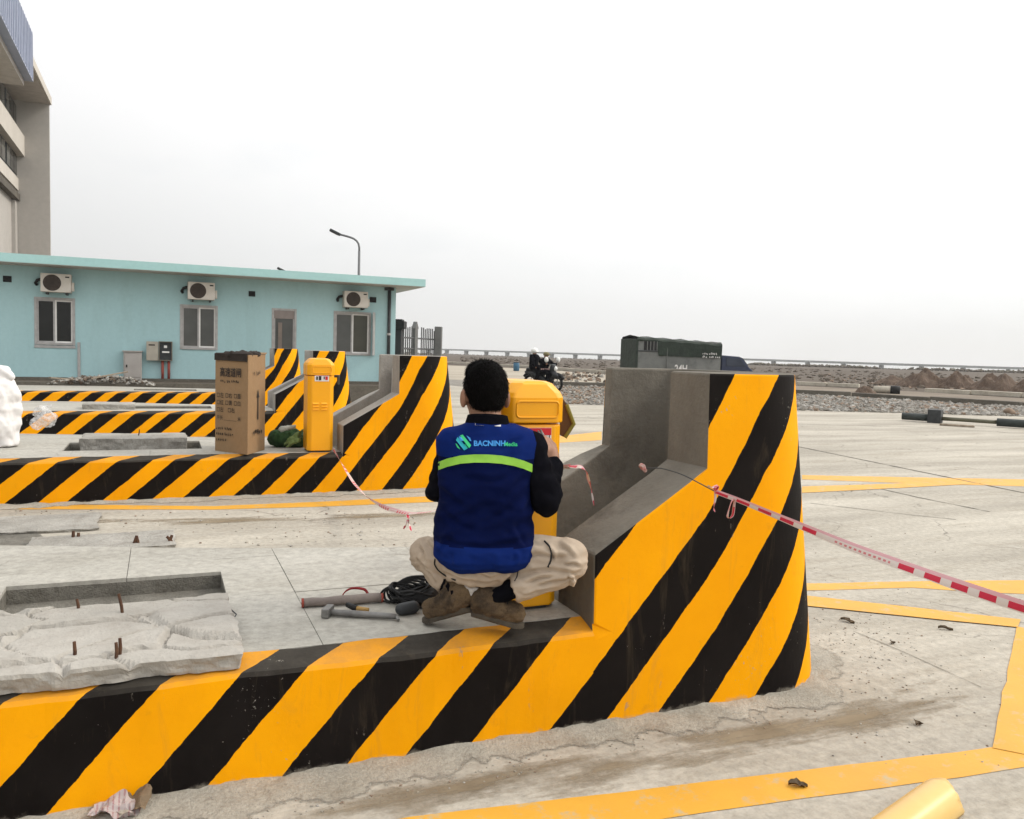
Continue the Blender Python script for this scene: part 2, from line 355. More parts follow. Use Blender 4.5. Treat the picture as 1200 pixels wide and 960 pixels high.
def wrinkle(me, fn):
    me.update(); ns = [v.normal.copy() for v in me.vertices]
    for v, n in zip(me.vertices, ns): v.co += n * fn(v.co, n)
    me.update(); return me
def place(name, me, mat, parent=None, world=True):
    if parent is not None and world:
        off = parent_loc(parent)
        for v in me.vertices: v.co -= off
    me.materials.clear(); me.materials.append(mat); me.polygons.foreach_set('use_smooth', [True] * len(me.polygons)); me.name = name
    return link(name, me, parent)
def smooth_path(P, n=8, it=5):
    c = []
    for i in range(len(P) - 1):
        for k in range(n): c.append(P[i].lerp(P[i + 1], k / n))
    c.append(P[-1])
    for _ in range(it): c = [c[0]] + [(c[i - 1] + c[i] * 2 + c[i + 1]) / 4 for i in range(1, len(c) - 1)] + [c[-1]]
    return c
def tri_count(): return sum(len(p.vertices) - 2 for o in S.objects if o.type == 'MESH' for p in o.data.polygons)

# ================================================================== SETTING
def zone(name, pix, mat, z, amp=.15, step=.8, sd=0):
    return sheet(name, [G(x, y, z) for x, y in pix], z, mat, amp=amp, step=step, sd=sd)
# bare earth sheet out to the shore, water beyond it to the horizon
SH = [G(*p) for p in ((420, 412.0), (540, 415.4), (700, 421.4), (900, 428.0), (1200, 437.2), (1420, 444.5))]
shore = [(-1500, 60), (-400, 360)] + [(p.x, p.y) for p in SH] + [(420, -300), (-1500, -700)]
sheet('earth_ground', shore, -.02, m_earth, amp=2.5, step=6)
m_water, t, b = nodes('estuary water', .12, .5); b.inputs[0].default_value = (.25, .25, .22, 1); bump(t, b, noi(t, coords(t), .8, 4), .1, .1)
sheet('water', [(-9000, -9000), (9000, -9000), (9000, 9000), (-9000, 9000)], -1.6, m_water)
mb = MB()                                   # shore bank down into the water
for i in range(len(shore) - 1):
    p, q = shore[i], shore[i + 1]; c = V((sum(a[0] for a in shore) / 10, sum(a[1] for a in shore) / 10, 0))
    a, b_ = V((*p, -.03)), V((*q, -.03)); mb.add([a, b_, b_ + (b_ - c).normalized() * 5 + V((0, 0, -2)), a + (a - c).normalized() * 5 + V((0, 0, -2))], [(0, 1, 2, 3)])
tag(mb.build('shore_bank', m_earth), kind='structure')

m_field = concrete('scrubby field', (.115, .09, .067), (.065, .05, .037), (.16, .135, .105), (.06, .5, 1), R(20), .6, .6, .6)
zone('field', [(420, 424), (520, 427.5), (704, 436.5), (935, 450), (1200, 465), (1420, 478), (1420, 446.5), (1200, 439), (700, 423.2), (420, 414.5)], m_field, -.012, .6, 2)
zone('sandy_track', [(470, 449), (560, 451), (670, 453), (760, 456), (850, 459), (850, 447), (704, 438), (620, 432), (520, 428), (470, 427)], m_sand, -.008, .5, 1.2, 3)
zone('dirt_track', [(848, 459), (1000, 466), (1200, 479), (1400, 492), (1400, 478), (1200, 467), (1090, 460), (935, 452), (848, 446.5)], concrete('trodden dirt', (.24, .20, .155), (.16, .13, .10), (.13, .10, .08), (.1, .8, 1), R(20), .5, .5, .8), -.007, .25, .9, 5)
zone('gravel_bed', [(430, 462), (560, 470), (680, 477), (935, 482), (1200, 490), (1400, 497), (1400, 490), (1200, 477.5), (1000, 464.5), (660, 451.5), (430, 440)], m_grav, -.004, .2, .6, 1)
PAV = [G(x, y) for x, y in ((1420, 497), (1200, 488), (935, 480.3), (680, 474.5), (560, 470))]
sheet('pavement', [(-14, -6), (32, -6)] + [(p.x, p.y) for p in PAV] + [(11, 27), (9, 40), (-30, 40), (-30, -6)], 0, m_road, amp=.02, step=.9)

# loose gravel, far edge lines, scattered rubble
def scatter(name, pix, n, r, mats, z=0, seed=1, flat=.7):
    random.seed(seed); mb = MB(); P = [G(x, y) for x, y in pix]
    for _ in range(n):
        a, b_ = random.random(), random.random(); lo = P[0].lerp(P[1], a); hi = P[3].lerp(P[2], a); c = lo.lerp(hi, b_)
        rr = r * random.choice((.5, .7, .8, 1, 1, 1.3, 1.7)); mb.rock((c.x, c.y, z + rr * .2), rr, random.randrange(len(mats)), flat)
    return tag(mb.build(name, mats), kind='stuff')
scatter('gravel', [(930, 481), (1230, 489), (1230, 480), (930, 462.5)], 5200, .075, [m_stone, m_stone, m_grav, m_grav, m_stone, m_grav, m_stone_b], 0, 2)
scatter('gravel', [(640, 473), (760, 476), (760, 455), (640, 452)], 1500, .06, [m_stone, m_grav, m_stone_b], 0, 3)
scatter('rubble', [(655, 447), (720, 450), (720, 439), (655, 436)], 130, .13, [m_stone, m_stone_b, m_earth], 0, 4)
scatter('rubble', [(960, 452), (1230, 466), (1230, 446), (960, 438)], 420, .13, [m_stone_b, m_earth, m_earth], 0, 5, .5)
scatter('rubble', [(540, 425.5), (1230, 463), (1230, 443), (540, 418)], 900, .24, [m_earth, m_field, m_field, m_earth], -.03, 8, .45)
m_kerb = concrete('pale kerb concrete', (.52, .48, .40), (.40, .36, .30), (.25, .2, .15), (1, 1, 1), 0, .4, .3, 1)
m_kerbd = concrete('dark kerb concrete', (.15, .135, .11), (.10, .09, .075), (.07, .06, .05), (1, 1, 1), 0, .4, .3, 1)
def kerbline(name, pix, w, h, mat, label):
    P = [G(x, y) for x, y in pix]; t = thing(name, P[0], label, 'kerb'); mb = MB()
    for i, (p, q) in enumerate(zip(P, P[1:])):
        d = (q - p); n = max(2, int(d.length / 2.5))
        for k in range(n):
            a, c = p + d * (k / n), p + d * ((k + .97) / n); mid = (a + c) / 2; mid.z = h / 2 - .01 + random.uniform(-.02, .02)
            mb.obox(mid, (c - a) / 2, V((-d.y, d.x, 0)).normalized() * w / 2, (0, 0, h / 2))
    s = mb.build('kerb_segment', mat, t, bevel=.02); s['kind'] = 'stuff'; return t
kerbline('concrete_kerb', [(505, 424.7), (600, 430), (704, 437.3), (800, 443)], .3, .22, m_kerb, 'pale low concrete kerb crossing behind the motorbike and the truck')
kerbline('concrete_kerb', [(934, 451.3), (1008, 454.6)], .35, .2, m_kerb, 'pale low kerb between the striped barrier nose and the dark earth clump')
kerbline('concrete_kerb', [(1086, 459.5), (1200, 466), (1400, 478)], .4, .22, m_kerb, 'pale low kerb in front of the row of dirt mounds')
kerbline('drain_kerb', [(640, 451), (820, 456.5), (1000, 464.5), (1200, 477.5), (1380, 489)], .3, .18, m_kerbd, 'dark low kerb along the far side of the gravel')

# yellow road markings, pavement joints
def mark(pix, z=.002, name='road_marking', mat=None): return sheet(name, [G(x, y) for x, y in pix], z, mat or m_mark, amp=.0035, step=.15, sd=len(pix))
mark([(380, 979), (480, 958), (840, 915.5), (1162, 876.5), (1215, 869), (1215, 897), (1128, 911), (840, 951), (600, 985)])
mark([(1192, 735), (1163, 877.5), (1240, 893), (1262, 747)], .004)
mark([(944, 699), (1196, 727), (1193, 736.5), (944, 711)], .006)
mark([(944, 684), (944, 692.5), (1070, 689), (1140, 694), (1240, 698), (1240, 680), (1100, 681)])
mark([(940, 557), (940, 562), (1080, 567), (1230, 571), (1230, 562.5), (1090, 560)])
mark([(940, 570.5), (940, 578), (1040, 573), (1150, 567), (1120, 564), (1040, 567.5)], .004)
mark([(640, 513), (640, 520), (705, 516), (705, 506)])
mark([(-60, 590), (-60, 597), (250, 597.5), (380, 594), (520, 588), (560, 585), (560, 579), (500, 582), (380, 588), (250, 593.5)])
m_joint = M('tar joint', (.09, .08, .065), (.16, .145, .12), 12, .95, .2)
def joint(pix, w):
    P = [G(x, y) for x, y in pix]; n = (P[-1] - P[0]).normalized(); n = V((-n.y, n.x, 0)) * w / 2
    return sheet('pavement_joint', [p + n for p in P] + [p - n for p in reversed(P)], .003, m_joint, amp=w * .28, step=.09)
joint([(925, 521.5), (1030, 543), (1215, 581)], .035)
joint([(1010, 568), (1075, 583), (1160, 600)], .02)
joint([(950, 590), (1070, 604), (1120, 609)], .012)
joint([(930, 497), (1060, 500), (1215, 509)], .03)
joint([(640, 489), (705, 490.5)], .05)
joint([(1000, 740), (1060, 765), (1150, 806)], .003)
# sand film and mortar spilt along the near kerb
def gp(l): return [G(x, y) for x, y in l]
m_film, t, b = nodes('dried sand film', .95, .1); v = coords(t)
t.links.new(ramp(t, noi(t, v, 5, 8), [(.35, (.21, .165, .11)), (.65, (.30, .245, .17))]), b.inputs[0])
t.links.new(ramp(t, mth(t, 'MULTIPLY', mth(t, 'SUBTRACT', mth(t, 'ADD', mth(t, 'MULTIPLY', uvx(t), .42), mth(t, 'ADD', mth(t, 'MULTIPLY', noi(t, coords(t, (.5, 2.2, 1), R(12)), 3, 9, .65), 1.9), mth(t, 'MULTIPLY', noi(t, v, 26, 6, .7), .35))), 1.36), 2.6), [(.0, (0, 0, 0)), (1.0, (.88,) * 3)]), b.inputs['Alpha'])
def film(path, w, seed):
    P = smooth_path([G(*p) for p in path], 10, 6); mb = MB(); uv = []
    for i, p in enumerate(P):
        d = (P[min(i + 1, len(P) - 1)] - P[max(i - 1, 0)]).normalized(); n = V((-d.y, d.x, 0)); u = i / (len(P) - 1); e = min(1, u * 5, (1 - u) * 5)
        for k in range(7): f = k / 6; mb.v.append(p + n * (f - .5) * w + V((0, 0, .0015))); uv.append((4 * f * (1 - f) * e, seed))
    mb.f = [(i * 7 + k, (i + 1) * 7 + k, (i + 1) * 7 + k + 1, i * 7 + k + 1) for i in range(len(P) - 1) for k in range(6)]; mb.m = [0] * len(mb.f)
    o = mb.build('sand_film', m_film, uvs=uv)
    if o.data.polygons[0].normal.z < 0: o.data.flip_normals()
    o['kind'] = 'structure'; return o
film([(200, 1010), (420, 955), (620, 915), (780, 888), (920, 860), (1060, 830), (1190, 790)], .34, .1)
film([(960, 705), (1050, 712), (1150, 722)], .16, .3)
film([(0, 610), (200, 612), (420, 606), (560, 600)], .35, .7)
mb = MB()
def strip(mb, path, w, h, seed, seg=9):
    """ragged raised bead of mortar along a path; w = width to the outside"""
    o = len(mb.v); n = 0; mb.luv = []
    for i, p in enumerate(path):
        d = (path[min(i + 1, len(path) - 1)] - path[max(i - 1, 0)]).normalized(); nn = V((d.y, -d.x, 0)); ww = w * (.75 + .9 * abs(noise.noise(p * 3.1 + V((seed, 0, 0)))) + .35 * noise.noise(p * 17))
        for k in range(seg + 1):
            u = k / seg; z = h * (1 - u) ** 1.3 * (1 + .8 * noise.noise(p * 9 + V((0, u * 3, seed)))) + .012 * noise.noise(p * 31 + V((u * 9, 0, 0))) * (1 - u)
            q = p + nn * (ww * u - .02); mb.v.append(V((q.x, q.y, max(z * min(1, (1 - u) * 2.5), .0) + .0015 + .003 * (1 - u)))); mb.luv.append((min(1, (1 - u) * 1.5), 0))
        n += 1
    for i in range(n - 1):
        for k in range(seg): mb.f.append((o + i * (seg + 1) + k, o + i * (seg + 1) + k + 1, o + (i + 1) * (seg + 1) + k + 1, o + (i + 1) * (seg + 1) + k)); mb.m.append(0)

# ================================================================== TOLL ISLANDS
def far_dy(dx):
    P = [(-30, 2.2), (-4, 2.2), (-2.9, 2.12), (-2.1, 1.9), (-1.3, 1.6), (-.26, 1.33), (.3, .98), (.48, .88), (9, .88)]
    for (a, b_), (c, d) in zip(P, P[1:]):
        if a <= dx <= c: return b_ + (d - b_) * (dx - a) / (c - a)
TOPZ = .378
def island(X0, Y0, step, mat, label, left=-9.0, pit=None, patch=False, fine=True):
    R0 = thing('toll_island', (X0, Y0, 0), label, 'traffic island', 'striped concrete islands across the lanes')
    cxb, cxt, rb, rt_, cy = .835, .71, .44, .40, .44
    def outer(k, z):                      # k: station -> plan point at height z, u along the base
        f = z / 1.3; cx = cxb + (cxt - cxb) * f; r = rb + (rt_ - rb) * f
        kind, val = k
        if kind == 'n':                   # near straight; val = dx at base
            dx = val if val <= step else step + (cx - step) * (val - step) / (cxb - step); bat = .04 * f
            return dx, bat, val
        if kind == 'a': return cx + r * math.sin(val), cy - r * math.cos(val), cxb + rb * val
        dx = val if val <= step else step + (cx - step) * (val - step) / (cxb - step)
        return dx, 2 * cy - .04 * f + (.10 * min(1, (step - val) / .12) if val < step else 0), cxb + rb * math.pi + cxb - val
    def top(k, hi):
        kind, val = k
        if kind != 'a' and val <= step and not hi: return .63 + .30 * val / step
        return 1.295
    def inner(k):
        kind, val = k
        if kind == 'n': return min(val, .78), .30
        if kind == 'f': return min(val, .78), .78
        return .78 + .10 * math.sin(val), .54 - .24 * math.cos(val)
    nN = 6 if fine else 2
    st = [(('n', step * i / nN), False) for i in range(nN + 1)] + [(('n', step), True)]
    st += [(('n', step + (cxb - step) * i / 3), True) for i in range(1, 4)]
    nA = 56 if fine else 24
    st += [(('a', math.pi * i / nA), True) for i in range(1, nA)]
    st += [(('f', step + (cxb - step) * i / 3), True) for i in (3, 2, 1)] + [(('f', step), True)] + [(('f', step * i / nN), False) for i in range(nN, -1, -1)]
    NZ = 10
    mb = MB(); uv = []; idx = []
    for k, hi in st:
        zt = top(k, hi); col = []
        for j in range(NZ + 1):
            z = zt * j / NZ; x, y, u = outer(k, z); mb.v.append(V((X0 + x, Y0 + y, z))); uv.append((X0 + u, z)); col.append(len(mb.v) - 1)
        xi, yi = inner(k)
        for z in (zt, .30): mb.v.append(V((X0 + xi, Y0 + yi, z))); uv.append((0, 0)); col.append(len(mb.v) - 1)
        idx.append((col, k, hi))
    def q(a, mi): mb.f.append(a); mb.m.append(mi)
    for (c0, k0, h0), (c1, k1, h1) in zip(idx, idx[1:]):
        if k0 == k1:                       # step face between the low and the high wall
            lo, hi = (c0, c1) if not h0 else (c1, c0)
            pts = [lo[NZ], hi[NZ], hi[NZ + 1], lo[NZ + 1]]; q(tuple(pts if k0[0] == 'n' else pts[::-1]), 1); continue
        for j in range(NZ): q((c0[j], c1[j], c1[j + 1], c0[j + 1]), 0)
        q((c0[NZ], c1[NZ], c1[NZ + 1], c0[NZ + 1]), 1); q((c0[NZ + 1], c1[NZ + 1], c1[NZ + 2], c0[NZ + 2]), 1)
    for c in (idx[0][0], idx[-1][0]):
        a = tuple(c[:NZ + 1] + c[NZ + 1:]); q(a[::-1] if c is idx[-1][0] else a, 1)
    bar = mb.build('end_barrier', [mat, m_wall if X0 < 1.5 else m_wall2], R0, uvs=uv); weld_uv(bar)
    bm_ = bar.modifiers.new('bevel', 'BEVEL'); bm_.width = .009; bm_.segments = 2; bm_.limit_method = 'WEIGHT'
    # kerb: upright face, painted chamfer, plain strip
    prof = [(0, 0, 0), (0, .17, .17), (0, .338, .338), (.011, .350, .355), (.11, TOPZ, .50)]
    mb = MB(); uv = []; n = int(-left / .06) if fine else int(-left / .5)
    for i in range(n + 1):
        dx = left + (0 - left) * i / n
        for (y, z, v) in prof:
            jit = .006 * noise.noise(V((dx * 5, z * 9, Y0))) + .004 * noise.noise(V((dx * 19, z * 25, Y0))) if fine else 0
            jit *= min(1, -dx * 6)
            mb.v.append(V((X0 + dx, Y0 + y + jit, z + (jit * .6 if z > .1 else 0)))); uv.append((X0 + dx, v))
    m = len(prof)
    for i in range(n):
        for j in range(m - 1): mb.f.append((i * m + j, (i + 1) * m + j, (i + 1) * m + j + 1, i * m + j + 1)); mb.m.append(0)
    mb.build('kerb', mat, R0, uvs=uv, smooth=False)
    # concrete core under the paving, and its far edge
    far = [(dx, far_dy(dx)) for dx in (.3, -.26, -1.3, -2.1, -2.9, -4, left)]
    cells = [(left, -4), (-4, -2.9), (-2.9, -2.1), (-2.1, -1.3), (-1.3, -.26), (-.26, .02)]
    def quad(a, b_, ins=.0): return [(a, .11), (b_, .11), (b_, far_dy(b_) - ins), (a, far_dy(a) - ins)]
    mb = MB(); rect = pit
    for a, b_ in cells:
        for p in (minus_rect(quad(a, b_), *rect[:4]) if rect else [quad(a, b_)]): mb.prism([(X0 + x, Y0 + y) for x, y in p], .0, TOPZ - .016)
    if rect: mb.box((X0 + rect[0], Y0 + rect[1], .0), (X0 + rect[2], Y0 + rect[3], rect[4]))
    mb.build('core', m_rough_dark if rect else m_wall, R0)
    # paving slabs, each its own piece, joints recessed
    if fine:
        ts = .62; ox = -.33 if X0 < 1.5 else -.4; oy = .11
        i = 0
        while ox - ts * (i + 1) > -3.6:
            x1 = ox - ts * i; x0 = x1 - ts; i += 1
            for j in range(4):
                y0 = oy + j * ts; p = [(x0, y0), (x1 - .0025, y0), (x1 - .0025, y0 + ts - .0025), (x0, y0 + ts - .0025)]
                paver(R0, X0, Y0, p, rect)
        for j in range(3): paver(R0, X0, Y0, [(ox, oy + j * ts), (.0, oy + j * ts), (.0, oy + (j + 1) * ts - .004), (ox, oy + (j + 1) * ts - .004)], rect)
        mb = MB(); mb.prism([(X0 + x, Y0 + y) for x, y in ((left, .11), (-3.7, .11), (-3.7, 2.1), (left, 2.1))], TOPZ - .016, TOPZ); mb.build('paving_band', m_tile, R0)
    else:
        mb = MB(); top_rect = rect
        for a, b_ in cells:
            for p in (minus_rect(quad(a, b_), *rect[:4]) if rect else [quad(a, b_)]): mb.prism([(X0 + x, Y0 + y) for x, y in p], TOPZ - .016, TOPZ)
        mb.build('paving_band', m_tile, R0)
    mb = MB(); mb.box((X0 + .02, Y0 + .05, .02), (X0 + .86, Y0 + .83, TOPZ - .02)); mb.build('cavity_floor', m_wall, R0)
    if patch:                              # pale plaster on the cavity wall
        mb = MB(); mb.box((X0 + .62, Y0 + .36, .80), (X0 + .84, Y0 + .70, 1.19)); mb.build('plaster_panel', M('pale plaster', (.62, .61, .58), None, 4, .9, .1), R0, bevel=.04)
    return R0
def paver(R0, X0, Y0, p, rect):
    a, b_ = p[0][0], p[2][0]; y = p[0][1]
    # cut by the tapering far edge (chord) then round the pit
    fa, fb = far_dy(a) - .01, far_dy(b_) - .01; s = (fb - fa) / (b_ - a); p = clip(p, -s, 1, fa - s * a)
    if len(p) < 3: return
    for r in (minus_rect(p, *rect[:4]) if rect else [p]):
        ar = abs(sum(r[i][0] * r[(i + 1) % len(r)][1] - r[(i + 1) % len(r)][0] * r[i][1] for i in range(len(r)))) / 2
        if ar < .002: continue
        mb = MB(); dz = random.uniform(-.0015, .0015); mb.prism([(X0 + x, Y0 + yy) for x, yy in r], TOPZ - .0155, TOPZ + dz); mb.build('paving_slab', m_tile, R0)
def weld_uv(o):
    me = o.data; bm = bmesh.new(); bm.from_mesh(me); bmesh.ops.remove_doubles(bm, verts=bm.verts, dist=1e-5); bmesh.ops.recalc_face_normals(bm, faces=bm.faces)
    wl = bm.edges.layers.float.new('bevel_weight_edge')
    for e in bm.edges:
        if len(e.link_faces) == 2 and e.calc_face_angle() > R(50) and min(v.co.z for v in e.verts) > .345: e[wl] = 1.0
    bm.to_mesh(me); bm.free()
    for p in me.polygons: p.use_smooth = False
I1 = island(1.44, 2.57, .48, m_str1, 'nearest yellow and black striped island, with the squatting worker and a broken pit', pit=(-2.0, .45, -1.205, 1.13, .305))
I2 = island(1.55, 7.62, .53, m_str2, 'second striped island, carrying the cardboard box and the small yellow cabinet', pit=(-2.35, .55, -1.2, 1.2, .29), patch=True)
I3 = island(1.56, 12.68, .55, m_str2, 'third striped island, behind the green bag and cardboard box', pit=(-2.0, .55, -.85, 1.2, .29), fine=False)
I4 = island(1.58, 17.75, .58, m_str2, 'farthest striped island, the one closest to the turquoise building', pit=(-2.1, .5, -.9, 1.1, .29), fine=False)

# mortar beads at the foot of the kerbs
mb = MB(); path = [V((x, 2.57, 0)) for x in [(-.8 + .035 * i) for i in range(88)]]
cx = 2.275
path = [p for p in path if p.x < cx] + [V((cx + .44 * math.sin(a), 3.01 - .44 * math.cos(a), 0)) for a in [.08 * i for i in range(1, 32)]]
strip(mb, path, .20, .014, 3)
tag(mb.build('mortar_spill', m_spill, smooth=True, uvs=mb.luv), kind='stuff')
mb = MB(); strip(mb, [V((x, 7.62, 0)) for x in [(-3 + .06 * i) for i in range(92)]], .13, .02, 8)
tag(mb.build('mortar_spill', m_spill, smooth=True, uvs=mb.luv), kind='stuff')
# crumbs, grit, dead leaves on the pavement
def crumbs(name, pts, mats, seed):
    random.seed(seed); mb = MB()
    for c, r in pts: mb.rock((c.x, c.y, c.z + r * .25), r, random.randrange(len(mats)), .6)
    return tag(mb.build(name, mats), kind='stuff')
random.seed(11); L_ = []
for _ in range(520):
    x = random.uniform(250, 960); f = random.random() ** 2; y0 = 935 - (x - 240) * .19; L_.append((G(x, min(y0 + 4 + 40 * f, 1000)), random.uniform(.002, .007)))
for _ in range(260): L_.append((G(random.gauss(1010, 50), random.gauss(755, 32)), random.uniform(.002, .007)))
for _ in range(160): L_.append((G(random.uniform(950, 1200), random.uniform(600, 900)), random.uniform(.002, .007)))
for _ in range(140): L_.append((G(random.uniform(0, 500), random.uniform(598, 641)), random.uniform(.004, .014)))
crumbs('grit', L_, [m_mortar, m_stone, m_mortar, m_stone_b, m_stone], 3)
m_leaf = M('dead leaf', (.13, .09, .05), (.06, .04, .022), 20, .8, .2)
def leaf(px, py, l, w, a, label):
    c = G(px, py); t = thing('dead_leaf', c, label, 'leaf', 'dead leaves on the pavement'); mb = MB(); ex = V((math.cos(a), math.sin(a), 0)); ey = V((-ex.y, ex.x, 0)); vs = []
    for i in range(7):
        u = i / 6; ww = 1.7 * w * math.sin(math.pi * (u * .9 + .05)) * (1 + .5 * math.sin(u * 17)); z = .003 + .005 * math.sin(u * 5); vs += [c + ex * l * (u - .5) + ey * ww + V((0, 0, z + .012)), c + ex * l * (u - .5) + V((0, 0, z)), c + ex * l * (u - .5) - ey * ww + V((0, 0, z + .01))]
    fs = []
    for i in range(6): fs += [(3 * i, 3 * i + 1, 3 * i + 4, 3 * i + 3), (3 * i + 1, 3 * i + 2, 3 * i + 5, 3 * i + 4)]
    mb.add(vs, fs); mb.build('blade', m_leaf, t, smooth=True)
leaf(935, 922, .060, .010, -.5, 'dark curled leaf lying on the yellow line beside the yellow half pipe')
leaf(993, 729, .075, .010, -1.2, 'dark curled leaf lying beside the stained hollow near the barrier nose')
leaf(1046, 755, .035, .007, .4, 'small dark leaf alone on the pale pavement right of the barrier nose')
leaf(1076, 850, .035, .009, .2, 'small dark leaf on the sandy streak above the lowest yellow line')
leaf(1108, 738, .07, .007, -.7, 'thin dark leaf just below the diagonal yellow line')
sheet('damp_patch', gp([(982, 717), (1040, 718), (1038, 722), (1015, 725), (990, 722)]), .0025, m_film, amp=.01, step=.03)

# ================================================================== TURQUOISE BUILDING
YW = 22.0; XC = 5.84; ZB = .40; ZT = 3.02
B0 = thing('office_building', (1.0, YW, ZB), 'low turquoise single-storey building with a flat overhanging roof', 'building')
mb = MB(); mb.box((-9, 20.55, -.01), (6.3, 29, ZB)); ap = mb.build('building_apron', m_earth); ap['kind'] = 'structure'
mb = MB(); mb.box((-9, 20.35, -.01), (6.3, 20.55, ZB + .03)); mb.box((-9, 21.86, ZB - .02), (XC + .1, 21.99, ZB + .07)); o = mb.build('building_kerb', m_kerbd); o['kind'] = 'structure'
# front wall with real openings
ops = [(-2.70, 1.22, -1.86, 2.32), (.42, 1.20, 1.30, 2.30), (2.60, .42, 3.22, 2.31), (4.17, 1.16, 5.17, 2.31)]
xs = sorted({-9.0, XC, *[o[0] for o in ops], *[o[2] for o in ops]}); mb = MB()
for a, b_ in zip(xs, xs[1:]):
    h = next((o for o in ops if abs(o[0] - a) < 1e-6), None)
    if h is None: mb.box((a, YW, ZB - .1), (b_, YW + .2, ZT))
    else:
        if h[1] > ZB + .05: mb.box((a, YW, ZB - .1), (b_, YW + .2, h[1]))
        mb.box((a, YW, h[3]), (b_, YW + .2, ZT))
weld(mb.build('front_wall', m_teal, B0))
mb = MB(); mb.box((XC - .2, YW + .2, ZB - .1), (XC, YW + 6, ZT)); mb.box((-9, YW + 5.8, ZB - .1), (XC - .2, YW + 6, ZT)); mb.box((-9, YW + 2.0, ZB), (XC - .2, YW + 2.05, ZT)); mb.box((-9, YW + .2, ZB - .1), (XC - .2, YW + 2, ZB + .02)); mb.build('side_wall', m_teal, B0)
mb = MB(); mb.box((-9, YW - .8, ZT), (6.42, YW + 6.6, ZT + .19)); rf = mb.build('roof', m_tealroof, B0)
mb = MB(); mb.box((-9, YW - .79, ZT - .012), (6.41, YW + 6.5, ZT - .002)); mb.build('soffit', m_soffit, rf)
def pane_window(x0, z0, x1, z1, glasses, door=False, name='window'):
    fr = .055; mb = MB(); y0, y1 = YW - .012, YW + .07
    mb.box((x0, y0, z0), (x0 + fr, y1, z1)); mb.box((x1 - fr, y0, z0), (x1, y1, z1)); mb.box((x0 + fr, y0, z1 - fr), (x1 - fr, y1, z1))
    if not door: mb.box((x0 + fr, y0 - .02, z0), (x1 - fr, y1, z0 + fr))
    w = mb.build(name, m_alu, B0, bevel=.006); n = len(glasses); iw = (x1 - x0 - 2 * fr) / n
    for i, g in enumerate(glasses):
        a, b_ = x0 + fr + iw * i, x0 + fr + iw * (i + 1); mb = MB(); s = .035; yy = YW + .015 + .02 * (i % 2)
        za, zb = z0 + (0 if door else fr), z1 - fr
        mb.box((a, yy, za), (a + s, yy + .03, zb)); mb.box((b_ - s, yy, za), (b_, yy + .03, zb)); mb.box((a + s, yy, zb - s), (b_ - s, yy + .03, zb)); mb.box((a + s, yy, za), (b_ - s, yy + .03, za + s)); mb.build('sash', m_alu if not (i == 1 and n == 2 and not door) else m_white, w)
        mb = MB(); mb.box((a + s, yy + .012, za + s), (b_ - s, yy + .02, zb - s)); mb.build('pane', g, w)
    return w
w = pane_window(*ops[0], [m_glass, m_glass])
mb = MB(); mb.box((-2.70, YW - .02, 1.15), (-1.86, YW, 1.21)); mb.build('sill', m_alu, w)
pane_window(*ops[1], [m_glass2, m_glass2])
w = pane_window(*ops[2], [m_glass2], True, 'door')
mb = MB(); mb.box((2.66, YW + .0, 2.05), (3.16, YW + .05, 2.12)); mb.box((2.66, YW + .005, 2.12), (3.16, YW + .045, 2.25)); mb.build('transom', M('door transom', (.28, .24, .22), None, 4, .6, .05), w)
mb = MB(); mb.box((2.76, YW + .0, .45), (2.86, YW + .04, 1.95)); mb.build('stile', M('brown door stile', (.22, .18, .15), None, 4, .6, .05), w)
w = pane_window(*ops[3], [m_glass2, m_glass3])
mb = MB(); mb.obox((5.22, YW - .14, 1.74), (.02, .0, 0), (.05, .14, 0), (0, 0, .57)); mb.build('open_sash', m_alu, w, bevel=.006)
m_acw = M('aged white casing', (.60, .56, .50), (.52, .48, .42), 5, .6, .05)
m_grill = M('brown fan grille', (.075, .055, .042), (.05, .036, .028), 20, .6, .1)
def aircon(x, z, label):
    w, h, d = .62, .42, .28; t = thing('air_conditioner', (x, YW - .1, z), label, 'air conditioner', 'air conditioner units on the turquoise wall')
    mb = MB(); y1 = YW - .06; y0 = y1 - d; mb.box((x, y0, z), (x + w, y1, z + h)); c = mb.build('casing', m_acw, t, bevel=.012)
    mb = MB(); cx, cz, r = x + .235, z + h / 2, .185
    mb.tube([(cx, y0 + .02, cz), (cx, y0 - .006, cz)], r, 28); f = mb.build('fan_opening', m_grill, t)
    mb = MB()
    for rr in (.05, .09, .13, .17): mb.tube([(cx + rr * math.cos(a), y0 - .012, cz + rr * math.sin(a)) for a in [2 * math.pi * k / 24 for k in range(25)]], .003, 4)
    for k in range(10): a = math.pi * k / 5; mb.tube([(cx, y0 - .012, cz), (cx + r * math.cos(a), y0 - .012, cz + r * math.sin(a))], .003, 4)
    mb.build('fan_guard', m_black, f)
    mb = MB(); mb.box((x + .50, y0 - .004, z + h - .085), (x + .585, y0 + .002, z + h - .055)); mb.build('badge', m_black, t)
    mb = MB(); mb.box((x + w, y0 + .05, z + .04), (x + w + .055, y0 + .18, z + .24)); mb.build('valve_cover', m_acw, t, bevel=.01)
    for bx in (x + .1, x + w - .12): mb = MB(); mb.prism([(y1 + .06, z - .05), (y1 + .06, z + .15), (y1 + .028, z + .15), (y1 + .028, z - .014), (y0 + .02, z - .014), (y0 + .02, z - .05)], bx, bx + .035); mb.v = [V((p.z, p.x, p.y)) for p in mb.v]; mb.build('bracket', m_dsteel, t)
    mb = MB(); mb.tube([(x + .02, y1 - .05, z + .3), (x - .09, y1 - .02, z + .27), (x - .13, y1 + .0, z + .2), (x - .11, y1 + .06, z + .17)], .035, 8); mb.build('hose', m_black, t, smooth=True)
aircon(-2.53, 2.43, 'air conditioner unit on the turquoise wall above the dark twin-pane window')
